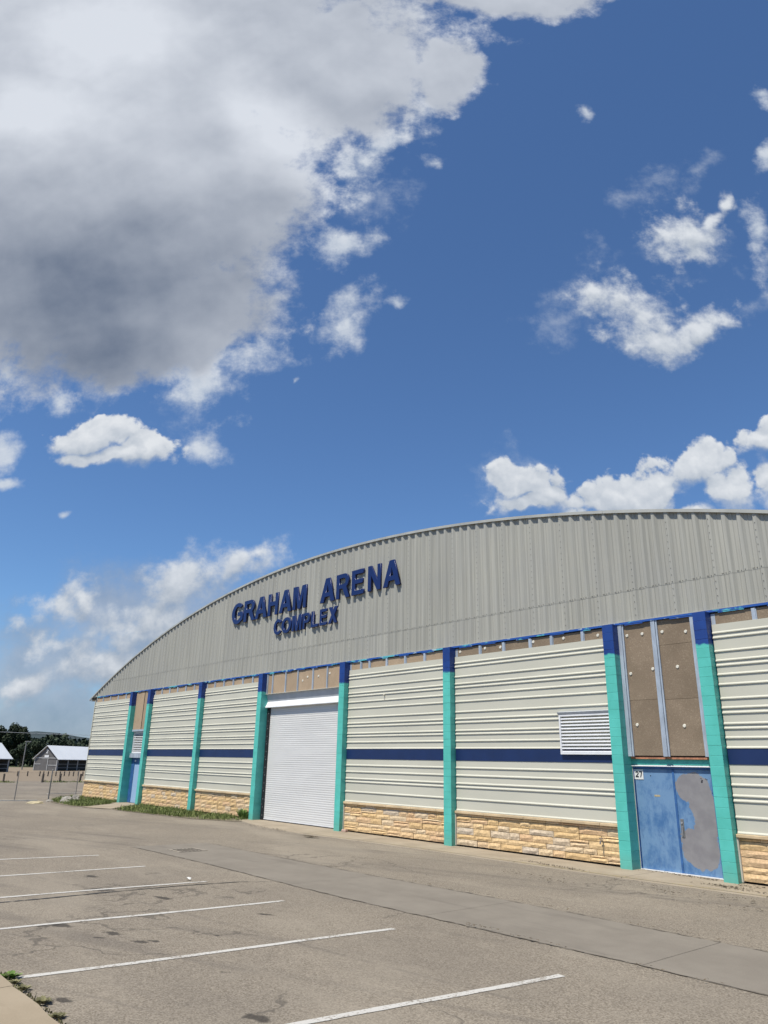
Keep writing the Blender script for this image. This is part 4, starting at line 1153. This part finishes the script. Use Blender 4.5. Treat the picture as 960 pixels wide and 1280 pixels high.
# ------------------------------------------------------------------ sign letters
SG = empty('arena_sign', (-23.0, -0.1, 8.0), 'large raised blue lettering reading GRAHAM ARENA COMPLEX on the grey gable', 'sign')
K = 1.0215
big = [('G', -28.75, -27.81), ('R', -27.71, -26.81), ('A', -26.80, -25.86), ('H', -25.78, -25.05), ('A', -24.93, -24.05), ('M', -23.95, -23.06),
       ('A', -22.12, -21.22), ('R', -21.12, -20.33), ('E', -20.21, -19.54), ('N', -19.30, -18.62), ('A', -18.48, -17.61)]
small = [('C', -25.24, -24.69), ('O', -24.66, -23.99), ('M', -23.92, -23.28), ('P', -23.18, -22.72), ('L', -22.63, -22.19), ('E', -22.08, -21.65), ('X', -21.55, -21.01)]
for lst, za, zb in ((big, 7.931, 8.850), (small, 7.068, 7.683)):
    for ch, a, b in lst:
        a *= K; b *= K
        me = mesh_from_polys('letter', fit_glyph(ch, a, b, za, zb), 0.062, [M['letter']], 0.004)
        inst('letter', me, SG, (a + 23.0, 0.173 + 0.1, za - 8.0))
pins = MB()
for lst, za, zb in ((big, 7.99, 8.7), (small, 7.12, 7.55)):
    for ch, a, b in lst:
        for z in (za, zb): pins.tube(((a + b) / 2 * K, .20, z), ((a + b) / 2 * K, GY, z), .008, 5)
obj('mounting_pins', pins, M['bolt'], SG, kind='stuff')


# ------------------------------------------------------------------ storm drain
D = empty('storm_drain', (-18.5, -6.5, 0), 'rusty slotted storm drain grate set flush in the grey asphalt', 'drain', rz=0.0)
obj('drain_frame', MB().box(-18.86, -18.80, -6.88, -6.12, 0.0, 0.014).box(-18.20, -18.14, -6.88, -6.12, 0.0, 0.014).box(-18.80, -18.20, -6.88, -6.82, 0.0, 0.014).box(-18.80, -18.20, -6.18, -6.12, 0.0, 0.014), M['iron'], D)
obj('pit_shade_sheet', MB().poly([(-18.80, -6.82), (-18.20, -6.82), (-18.20, -6.18), (-18.80, -6.18)], 0.007), M['pit'], D)  # flat black sheet painted as the darkness of a deep pit
bar = MB().box(0, .60, 0, .036, 0, .0065).mesh('grate_bar', M['iron'])
for k in range(7): inst('grate_bar', bar, D, (-.30, -.318 + k * .100, .0075))


# ------------------------------------------------------------------ vegetation
def blades(name, polyg, dens, h0, h1, mt, label=None, cat=None, wid=0.012, zb=0.01, seed=1, clump=0.0):
    r = np.random.default_rng(seed)
    P2 = np.array(polyg); mn, mx = P2.min(0), P2.max(0)
    n = int(dens * (mx - mn).prod())
    pts = mn + r.random((n, 2)) * (mx - mn)
    ins = np.zeros(n, bool); j = len(P2) - 1
    for i in range(len(P2)):
        a, b = P2[i], P2[j]
        c = ((a[1] > pts[:, 1]) != (b[1] > pts[:, 1])) & (pts[:, 0] < (b[0] - a[0]) * (pts[:, 1] - a[1]) / (b[1] - a[1] + 1e-9) + a[0])
        ins ^= c; j = i
    pts = pts[ins]
    nz = np.sin(pts[:, 0] * 2.1 + 1) * np.sin(pts[:, 1] * 2.7 + pts[:, 0] * .7) + .5 * np.sin(pts[:, 0] * 5.3) * np.sin(pts[:, 1] * 6.1)
    keep = r.random(len(pts)) < np.clip(0.62 + 0.45 * nz, 0.08, 1); pts = pts[keep]; nz = nz[keep]; n = len(pts)
    h = (h0 + (h1 - h0) * r.random(n) ** 1.6) * np.clip(0.85 + .35 * nz, .35, 1.4)
    an = r.random(n) * 2 * np.pi; lean = h * (0.15 + 0.6 * r.random(n)); la = r.random(n) * 2 * np.pi
    w = wid * (0.6 + .8 * r.random(n))
    dx, dy = np.cos(an) * w, np.sin(an) * w
    V = np.zeros((n, 5, 3)); z0 = np.full(n, zb)
    V[:, 0] = np.c_[pts[:, 0] - dx, pts[:, 1] - dy, z0]; V[:, 1] = np.c_[pts[:, 0] + dx, pts[:, 1] + dy, z0]
    mxp = pts + np.c_[np.cos(la), np.sin(la)] * (lean * .35)[:, None]
    V[:, 2] = np.c_[mxp[:, 0] + dx * .8, mxp[:, 1] + dy * .8, z0 + h * .6]; V[:, 3] = np.c_[mxp[:, 0] - dx * .8, mxp[:, 1] - dy * .8, z0 + h * .6]
    tp_ = pts + np.c_[np.cos(la), np.sin(la)] * lean[:, None]; V[:, 4] = np.c_[tp_[:, 0], tp_[:, 1], z0 + h]
    me = bpy.data.meshes.new(name)
    idx = np.arange(n)[:, None] * 5
    me.from_pydata(V.reshape(-1, 3).tolist(), [], (idx + [0, 1, 2, 3]).tolist() + (idx + [3, 2, 4]).tolist())
    at = me.attributes.new('tone', 'FLOAT', 'POINT'); at.data.foreach_set('value', np.repeat(r.random(n), 5).astype(np.float32))
    me.materials.append(M[mt])
    o = bpy.data.objects.new(name, me); col.objects.link(o); o['kind'] = 'stuff'
    if label: o['label'] = label
    if cat: o['category'] = cat
    return o


blades('grass', [(-45.5, 0.17), (-45.4, -0.7), (-42.9, -2.15), (-40.6, -2.75), (-37.5, -2.95), (-36.7, -2.55), (-38.3, -0.75), (-39.4, -0.2), (-39.46, 0.17)], 460, 0.03, 0.20, 'grass',
       'green grass strip left of the far single door at the building corner', 'grass', seed=3)
blades('grass', [(-36.88, 0.17), (-36.5, -0.35), (-34.4, -2.15), (-33.6, -2.25), (-30.6, -1.9), (-27.8, -1.55), (-26.2, -0.7), (-26.44, 0.17)], 520, 0.03, 0.20, 'grass',
       'green grass strip between the far single door and the roller door', 'grass', seed=4)
blades('weeds', [(-12.0, -13.34), (-7.0, -13.34), (-7.0, -13.22), (-12.0, -13.20)], 900, 0.01, 0.07, 'dry',
       'low dry weeds growing in the crack along the sidewalk edge', 'weeds', 0.010, seed=5)


def weed(name, x, y, n, h, spread, mt, label, seed, cat='weed', leafw=0.03, z=0.01):
    r = np.random.default_rng(seed); mb = MB(); tones = []
    for i in range(n):
        a = r.random() * 6.283; d = spread * r.random() ** .6; hh = h * (.4 + .6 * r.random())
        bx_, by_ = x + math.cos(a) * d * .3, y + math.sin(a) * d * .3
        tx, ty = x + math.cos(a) * d, y + math.sin(a) * d
        pa = a + 1.57; L = leafw * (.6 + .8 * r.random())
        mxx, mxy = (bx_ * .4 + tx * .6), (by_ * .4 + ty * .6)
        mb.add([(bx_, by_, z), (mxx + math.cos(pa) * L, mxy + math.sin(pa) * L, z + hh * .7), (tx, ty, z + hh), (mxx - math.cos(pa) * L, mxy - math.sin(pa) * L, z + hh * .75)], [(0, 1, 2, 3)])
        tones += [r.random()] * 4
    me = mb.mesh(name, M[mt], (x, y, 0)); at = me.attributes.new('tone', 'FLOAT', 'POINT'); at.data.foreach_set('value', np.array(tones, np.float32))
    o = bpy.data.objects.new(name, me); col.objects.link(o); o.location = (x, y, 0)
    return tag(o, label, cat)


weed('weed_clump', -26.75, -0.05, 90, 0.42, 0.34, 'weed', 'tall bushy weed against the stone base beside the roller door pilaster', 11, 'plant', 0.03)
weed('weed_clump', -9.06, -13.20, 80, 0.05, 0.13, 'weed', 'bright green weed at the sidewalk end of a white parking line', 12, leafw=0.022)
weed('weed_clump', -8.83, -13.22, 34, 0.03, 0.09, 'dry', 'small dull weed just right of the bright green one by the sidewalk', 13, leafw=0.02)
weed('weed_clump', -8.55, -13.22, 40, 0.04, 0.11, 'dry', 'tiny dark weed midway along the sidewalk edge crack', 14, leafw=0.018)
weed('weed_clump', -8.02, -13.20, 50, 0.04, 0.11, 'dry', 'olive weed beside the dark oil stain at the sidewalk edge', 15, leafw=0.02)
weed('weed_clump', -7.55, -13.22, 44, 0.025, 0.10, 'dry', 'nearest withered weed at the sidewalk edge in the bottom left corner', 16, leafw=0.02)

# dry leaf litter blown along the apron and near the roller door
def litter(name, spots, label, seed, mt='debris', smax=0.05):
    r = np.random.default_rng(seed); mb = MB()
    for (x, y, sx, sy, n) in spots:
        for i in range(n):
            px_, py_ = x + r.normal() * sx, y + r.normal() * sy; s = smax * (.25 + .75 * r.random()); a = r.random() * 6.28; z = 0.03 + r.random() * .012
            c, s_ = math.cos(a) * s, math.sin(a) * s
            mb.add([(px_ - c, py_ - s_, z), (px_ + s_ * .4, py_ - c * .4, z + .012 * r.random()), (px_ + c, py_ + s_, z + .016 * r.random()), (px_ - s_ * .4, py_ + c * .4, z + .008)], [(0, 1, 2, 3)])
    o = obj(name, mb, M[mt], kind='stuff'); tag(o, label, 'leaf litter'); return o


litter('leaf_litter', [(-19.72, -1.88, .16, .07, 150), (-19.5, -1.85, .25, .1, 40), (-22.3, -1.5, .5, .10, 60), (-23.9, -1.35, .3, .08, 30)], 'dark clump of dry leaf litter on the concrete outside the roller door', 21, smax=.045)
litter('leaf_litter', [(-11.4, -0.95, .25, .04, 60), (-10.8, -1.05, .2, .04, 50), (-12.1, -0.8, .25, .04, 30), (-8.4, 0.12, .35, .05, 70), (-7.6, -0.55, .25, .08, 110), (-7.3, -0.15, .12, .1, 40), (-7.0, -0.75, .35, .05, 50), (-9.2, .2, .5, .05, 40),
                       (-7.9, -2.2, .15, .06, 30), (-9.9, -2.9, .3, .1, 30), (-11.0, -2.6, .6, .12, 40), (-6.6, -1.8, .4, .1, 40), (-8.6, -1.7, .6, .08, 40), (-6.4, -2.7, .5, .1, 30)], 'scattered dry leaf litter on the concrete by the double door', 22, smax=.04)
litter('leaf_litter', [(-8.0, -7.35, .05, .03, 14), (-7.72, -7.34, .12, .02, 22), (-6.9, -7.37, .3, .02, 26), (-5.2, -7.4, .5, .02, 20), (-10.6, -5.3, .6, .03, 30), (-8.5, -5.25, .6, .03, 30), (-6.0, -5.3, .6, .03, 30)], 'specks of dry leaf litter caught along the gutter edges', 23, smax=.03)


def rock(name, x, y, sx, sy, sz, mt, label, seed, cat='rock', z=0.0):
    r = random.Random(seed); mb = MB(); n, mrings = 9, 4; vs = []
    for i in range(mrings + 1):
        f = i / mrings; rr = math.cos(f * 1.35) ** .6 if f < 1 else .25
        for k in range(n):
            a = 6.283 * k / n; q_ = rr * r.uniform(.78, 1.12)
            vs.append((x + sx * q_ * math.cos(a), y + sy * q_ * math.sin(a), z + sz * f * r.uniform(.85, 1.1)))
    fs = [(i * n + k, i * n + (k + 1) % n, (i + 1) * n + (k + 1) % n, (i + 1) * n + k) for i in range(mrings) for k in range(n)] + [tuple(range(mrings * n, mrings * n + n))]
    o = obj(name, mb.add(vs, fs), M[mt], loc=(x, y, z)); return tag(o, label, cat)


rock('rock', -41.2, -1.9, .42, .34, .26, 'rock', 'largest grey rubble rock in the grass at the building corner', 31)
rock('rock', -40.4, -2.3, .32, .26, .17, 'rock', 'low pale rubble rock in front of the largest rock in the grass', 32)
rock('rock', -42.0, -1.2, .40, .26, .30, 'rock', 'dark rubble rock nearest the stone corner of the building', 33)
rock('rock', -41.4, -2.7, .22, .2, .10, 'rock', 'small flat grey rock left of the other rocks at the grass edge', 34)
rock('concrete_slab', -40.2, -3.75, .62, .42, .11, 'yellow', 'pale yellow broken concrete slab lying at the tip of the grass', 35, 'slab')
o = obj('loose_brick', MB().cbox(-20.55, -20.33, -0.02, 0.09, 0.03, 0.10, .008), M['pinkbrick']); tag(o, 'small pale pinkish brick on the concrete at the foot of a pilaster', 'brick')
for i, (x, y, s, lb) in enumerate(((-9.02, 0.18, .05, 'crumpled white scrap on the concrete at the double door threshold'), (-14.05, -8.7, .07, 'white scrap of paper lying among the parking lines'))):
    mb = MB().add([(x - s, y, .012), (x, y - s * .6, .05), (x + s, y, .02), (x + .2 * s, y + s * .7, .045), (x, y, .06)], [(0, 1, 4), (1, 2, 4), (2, 3, 4), (3, 0, 4)])
    tag(obj('paper_scrap', mb, M['litter'], loc=None), lb, 'litter')

# ------------------------------------------------------------------ fence at the building corner
F = empty('chain_link_fence', (-43.6, -2.9, 0), 'thin chain link fence with pipe posts left of the building corner', 'fence')
fp = [(-45.1, 0.32), (-44.6, -1.2), (-44.02, -2.25), (-43.42, -4.0), (-42.9, -5.9), (-42.4, -7.8)]
fp = [(-46.8, 0.45), (-43.72, -2.05), (-43.4, -3.85), (-43.05, -5.9), (-42.7, -7.9)]
for i, (x, y) in enumerate(fp):
    hgt = 1.42 if i != 1 else 1.50
    obj('fence_post', MB().tube((x, y, 0), (x, y, hgt), .022 if i != 1 else .034, 8).tube((x, y, hgt), (x, y, hgt + .03), .027 if i != 1 else .040, 8, .012), M['pole'], F)
wm = MB()
for i in range(len(fp) - 1):
    a, b = Vector((*fp[i], 0)), Vector((*fp[i + 1], 0)); L_ = (b - a).length; n = int(L_ / .12); H_ = 1.32
    for z in (.08, 0.7, 1.34): wm.tube(a + Vector((0, 0, z)), b + Vector((0, 0, z)), .0025, 4)
    for k in range(-int(H_ / .12), n):
        for s in (0, 1):
            t0, t1 = k * .12 / L_, (k * .12 + H_) / L_
            z0, z1 = (.06, .06 + H_) if s == 0 else (.06 + H_, .06)
            ta, tb = max(0, t0), min(1, t1)
            if tb <= ta: continue
            za = z0 + (z1 - z0) * (ta - t0) / (t1 - t0); zb_ = z0 + (z1 - z0) * (tb - t0) / (t1 - t0)
            wm.tube(a.lerp(b, ta) + Vector((0, 0, za)), a.lerp(b, tb) + Vector((0, 0, zb_)), .0016, 3)
obj('wire_mesh', wm, M['pole'], F, kind='stuff')

# ------------------------------------------------------------------ wooden posts beyond the fence
def wpost(x, y, h, r, label, group, seed, rail=None):
    rr = random.Random(seed)
    mb = MB().cbox(-r, r, -r, r, -.02, h, .02)
    o = obj('wooden_post', mb, M['old_wood'], loc=None); o.location = (x, y, 0); o.rotation_euler = (rr.uniform(-.06, .06), rr.uniform(-.06, .06), rr.uniform(0, 1.5))
    return tag(o, label, 'post', group)


NEAR = [(-71.6, 2.9), (-71.5, 6.05), (-72.6, 7.9), (-72.3, 9.6)]
for (x, y), lb in zip(NEAR, ('leftmost short wooden post of the nearer row at the photo edge', 'second short wooden post of the nearer row, left of the thicker fence pipe', 'third short wooden post of the nearer row, right of the thicker fence pipe', 'rightmost short wooden post of the nearer row beside the building corner')):
    wpost(x, y, .72, .075, lb, 'wooden posts in the nearer row', int(y * 10))
FAR = [(-94.1, 10.2), (-94.3, 11.35), (-94.55, 12.75), (-94.62, 13.2), (-94.75, 13.75), (-94.9, 14.7), (-94.97, 15.2), (-95.06, 15.72), (-95.16, 16.3), (-95.25, 16.85), (-95.36, 17.45), (-95.46, 18.05)]
ORD = ('leftmost', 'second from left', 'third from left', 'fourth from left', 'fifth from left', 'sixth from left', 'sixth from right', 'fifth from right', 'fourth from right', 'third from right', 'second from right', 'rightmost')
for k, (x, y) in enumerate(FAR): wpost(x, y, .52, .06, 'small wooden post in the farther row before the barn, ' + ORD[k] + ' of twelve', 'wooden posts in the farther row', 100 + k)
for k, (x, y, w, hh) in enumerate(((-72.0, 8.0, 1.7, 1.1), (-71.6, 2.7, 1.2, .8))):
    blades('grass', [(x - .8, y - w), (x + .8, y - w), (x + .8, y + w), (x - .8, y + w)], 70, .05, .2, 'grass', ('grass tuft strip under the right-hand nearer wooden posts', 'grass tuft under the leftmost nearer wooden post')[k], 'grass', .03, 0.0, seed=60 + k)

# light pole and wire
LP = empty('light_pole', (-137.8, 22.9, 0), 'slim grey light pole standing among the dark trees left of the barn', 'light pole')
obj('pole', MB().tube((-137.8, 22.9, -.02), (-137.8, 22.9, 4.4), .10, 8, .07), M['pole'], LP)
obj('lamp_head', MB().cbox(-137.95, -137.65, 22.75, 23.65, 4.4, 4.55, .03), M['pole'], LP)
mb = MB(); a, b = Vector((-148, -30, 6.6)), Vector((-128, 95, 6.4))
for i in range(24):
    f0, f1 = i / 24, (i + 1) / 24; sag = lambda f: -1.2 * 4 * f * (1 - f) * .5
    mb.tube(a.lerp(b, f0) + Vector((0, 0, sag(f0))), a.lerp(b, f1) + Vector((0, 0, sag(f1))), .035, 5)
tag(obj('power_line', mb, M['wire']), 'thin pale overhead wire crossing in front of the dark trees', 'wire')


# ------------------------------------------------------------------ barns (local: gable faces -y, ridge along +y)
def barn(name, loc, rz, w, L, eave, ridge, label, open_side):
    Bn = empty(name, loc, label, 'barn', rz=rz); ROOTLOC[Bn] = Vector((0, 0, 0))
    mb = MB().add([(0, 0, 0), (w, 0, 0), (w, 0, eave), (w / 2, 0, ridge - .05), (0, 0, eave), (0, .12, 0), (w, .12, 0), (w, .12, eave), (w / 2, .12, ridge - .05), (0, .12, eave)],
                  [(0, 1, 2, 3, 4), (9, 8, 7, 6, 5), (0, 4, 9, 5), (1, 6, 7, 2)])
    obj('gable_front', mb, M['barn_wall'], Bn)
    obj('rear_wall', MB().box(0, w, L - .12, L, 0, eave), M['barn_wall'], Bn)
    obj('side_wall', MB().box(0, .12, .13, L - .13, 0, eave), M['barn_wall'], Bn)
    rf = MB(); ov = .28
    for s in (0, 1):
        xe = -ov if s == 0 else w + ov; k = (ridge - eave) / (w / 2); ze = eave - ov * k
        q_ = [(w / 2, -ov, ridge), (xe, -ov, ze), (xe, L + ov, ze), (w / 2, L + ov, ridge)]
        rf.add(q_ + [(x, y, z + .07) for x, y, z in q_], [(0, 1, 2, 3), (7, 6, 5, 4), (0, 4, 5, 1), (1, 5, 6, 2), (2, 6, 7, 3)])
    obj('roof', rf, M['barn_roof'], Bn, fix=True)
    obj('tie_beam', MB().box(0, w, -.06, -.002, eave - .06, eave + .06), M['barn_trim'], Bn)
    for x in (.06, w * .58, w - .06): obj('corner_post', MB().box(x - .06, x + .06, -.075, -.001, 0, eave - .062), M['barn_trim'], Bn)
    obj('door', MB().box(w * .30, w * .55, -.05, -.003, 0, eave - .07), M['black'] if False else M['barn_wall'], Bn, label='tall grey sliding door')
    obj('rail', MB().box(.12, w * .28, -.05, -.003, .95, 1.05), M['barn_trim'], Bn); obj('rail', MB().box(w * .62, w - .12, -.05, -.003, .80, .90), M['barn_trim'], Bn)
    obj('barn_sign', MB().box(w * .42, w * .60, -.09, -.062, eave + .08, eave + .45), M['white_metal'], Bn)
    em = mesh_from_polys('emblem', fit_glyph('2', 0, .34, 0, .62), .03, [M['white_metal']]); inst('emblem', em, Bn, (w / 2 - .20, -.02, eave + .72))
    if open_side:
        n = int(L / 2.6)
        for k in range(n + 1): obj('side_post', MB().box(w - .12, w, .14 + (L - .4) * k / n, .26 + (L - .4) * k / n, 0, eave - .02), M['barn_trim'], Bn)
        for z in (.45, 1.0): obj('stall_rail', MB().box(w - .05, w + .03, .1, L - .1, z, z + .07), M['pole'], Bn)
        obj('stall_interior_shade', MB().box(.3, w * .55, .2, L - .2, 0, eave * .95), M['black'], Bn)  # added black box painting the shade inside the open stalls
    else:
        obj('side_wall', MB().box(w - .12, w, .13, L - .13, 0, eave), M['barn_wall'], Bn)
    return Bn


FR = Vector((-129.3, 25.75)); w = 4.3; th = R_(35.7)
loc = FR - Vector((math.cos(th), math.sin(th))) * w
barn('barn', (loc.x, loc.y, -.02), th, w, 16, 1.95, 3.85, 'small grey barn with white roof and open stalls beside the arena corner', True)
barn('barn', (-112.1, 0.0, -.02), th, 4.3, 16.0, 1.95, 3.85, 'white-roofed barn cut off by the left edge of the photo', True)


# ------------------------------------------------------------------ trees
def crown_mesh(name, n, rx, ry, rz, mt, seed, leaf=.4, nclump=16):
    r = np.random.default_rng(seed)
    cl = r.normal(size=(nclump, 3)); cl /= np.linalg.norm(cl, axis=1)[:, None]; cl *= (.35 + .5 * r.random((nclump, 1)))
    cl[:, 2] = cl[:, 2] * .8 + .1
    ci = r.integers(0, nclump, n); d = r.normal(size=(n, 3)); d /= np.linalg.norm(d, axis=1)[:, None]
    rad = (.26 + .16 * r.random(nclump))[ci] * (r.random(n) ** .4)
    c = (cl[ci] + d * rad[:, None]) * [rx, ry, rz]
    nrm = d + r.normal(size=(n, 3)) * .6; nrm /= np.linalg.norm(nrm, axis=1)[:, None]
    a = np.cross(nrm, r.normal(size=(n, 3))); a /= np.linalg.norm(a, axis=1)[:, None]; b = np.cross(nrm, a)
    s = leaf * (.5 + .8 * r.random((n, 1)))
    V = np.stack([c - a * s - b * s * .5, c + a * s * .3 - b * s * .8, c + a * s + b * s * .5, c - a * s * .4 + b * s * .8], 1)
    me = bpy.data.meshes.new(name); me.from_pydata(V.reshape(-1, 3).tolist(), [], (np.arange(n)[:, None] * 4 + [0, 1, 2, 3]).tolist())
    at = me.attributes.new('tone', 'FLOAT', 'POINT'); at.data.foreach_set('value', np.repeat(np.clip(.5 + .25 * r.normal(size=n), 0, 1), 4).astype(np.float32))
    me.materials.append(M[mt]); return me


def tree(x, y, h, rx, mt, label, seed, group='trees behind the barns'):
    r = random.Random(seed)
    T = empty('tree', (x, y, -.03), label, 'tree', group); ROOTLOC[T] = Vector((0, 0, 0))
    tk = MB().tube((0, 0, 0), (.1, 0, h * .35), h * .028, 8, h * .02)
    for k in range(5):
        a = k * 1.26 + r.random(); tk.tube((.1, 0, h * (.24 + .03 * k)), (math.cos(a) * rx * .6, math.sin(a) * rx * .6, h * (.5 + .08 * k)), h * .012, 6, h * .004)
    obj('trunk', tk, M['trunk'], T, local=True)
    me = crown_mesh('crown', 7000, rx, rx, h * .40, mt, seed, leaf=.17)
    inst('crown', me, T, (0, 0, h * .58))


tree(-179.0, 31.0, 9.4, 3.0, 'leaf_dark', 'tallest dark tree rising behind the left-edge barn', 51)
tree(-178.2, 33.0, 8.8, 2.1, 'leaf_dark', 'dark rounded tree on the right of the tall clump by the left edge', 52)
tree(-179.7, 27.4, 9.6, 3.2, 'leaf_dark', 'dark tree at the extreme left edge above the cut-off barn roof', 53)
tree(-170.0, 31.5, 5.2, 2.2, 'leaf_mid', 'low bushy tree between the light pole and the barn gable', 54)
tree(-172.0, 35.2, 6.0, 2.3, 'leaf_mid', 'lighter green tree just behind the barn gable peak', 55)
tree(-186.0, 45.5, 6.4, 2.6, 'leaf_mid', 'rounded tree above the white barn roof next to the arena', 56)
tree(-180.6, 36.4, 6.2, 2.8, 'leaf_dark', 'dark spreading tree right of the tall clump behind the light pole', 57)
# the wood behind reads as one mass
r = np.random.default_rng(90); n = 34000
yy = r.uniform(-120, 190, n); dep = r.random(n) ** .7 * 16
ht = 5.5 + .5 * np.sin(yy * .31) + .45 * np.sin(yy * .83 + 1) + .3 * np.sin(yy * 1.9)
xx = -183 - dep - .0012 * (yy - 30) ** 2; zz = ht * np.clip(r.random(n) ** .75, 0, 1) * (1 + .012 * dep)
c = np.c_[xx, yy, zz]; s = .16 + .32 * r.random((n, 1))
nv = r.normal(size=(n, 3)); nv /= np.linalg.norm(nv, axis=1)[:, None]; a_v = np.cross(nv, r.normal(size=(n, 3))); a_v /= np.linalg.norm(a_v, axis=1)[:, None]; b_v = np.cross(nv, a_v)
V = np.stack([c - a_v * s - b_v * s, c + a_v * s - b_v * s * .7, c + a_v * s + b_v * s, c - a_v * s * .8 + b_v * s], 1)
me = bpy.data.meshes.new('woodland'); me.from_pydata(V.reshape(-1, 3).tolist(), [], (np.arange(n)[:, None] * 4 + [0, 1, 2, 3]).tolist())
at = me.attributes.new('tone', 'FLOAT', 'POINT'); at.data.foreach_set('value', np.repeat(r.random(n) * .8, 4).astype(np.float32)); me.materials.append(M['leaf_mid'])
o = bpy.data.objects.new('woodland', me); col.objects.link(o); tag(o, 'dark line of woodland behind the barns', 'woodland', kind='stuff')
# far hills
mb = MB(); N_ = 90; prev = None
for i in range(N_):
    t_ = i / (N_ - 1); an = R_(50 + t_ * 120); R0 = 1350
    hgt = 36 + 8 * math.sin(i * .42 + .6) + 4 * math.sin(i * 1.13) + random.uniform(-1.2, 1.2)
    p0 = (-math.sin(an) * R0, math.cos(an) * R0, -.5); p1 = (-math.sin(an) * (R0 + 260), math.cos(an) * (R0 + 260), hgt); p2 = (-math.sin(an) * (R0 + 700), math.cos(an) * (R0 + 700), -.5)
    if prev: mb.add([prev[0], p0, p1, prev[1], prev[2], p2], [(0, 1, 2, 3), (3, 2, 5, 4)])
    prev = (p0, p1, p2)
obj('hills', mb, M['hill'], kind='structure', fix=True)
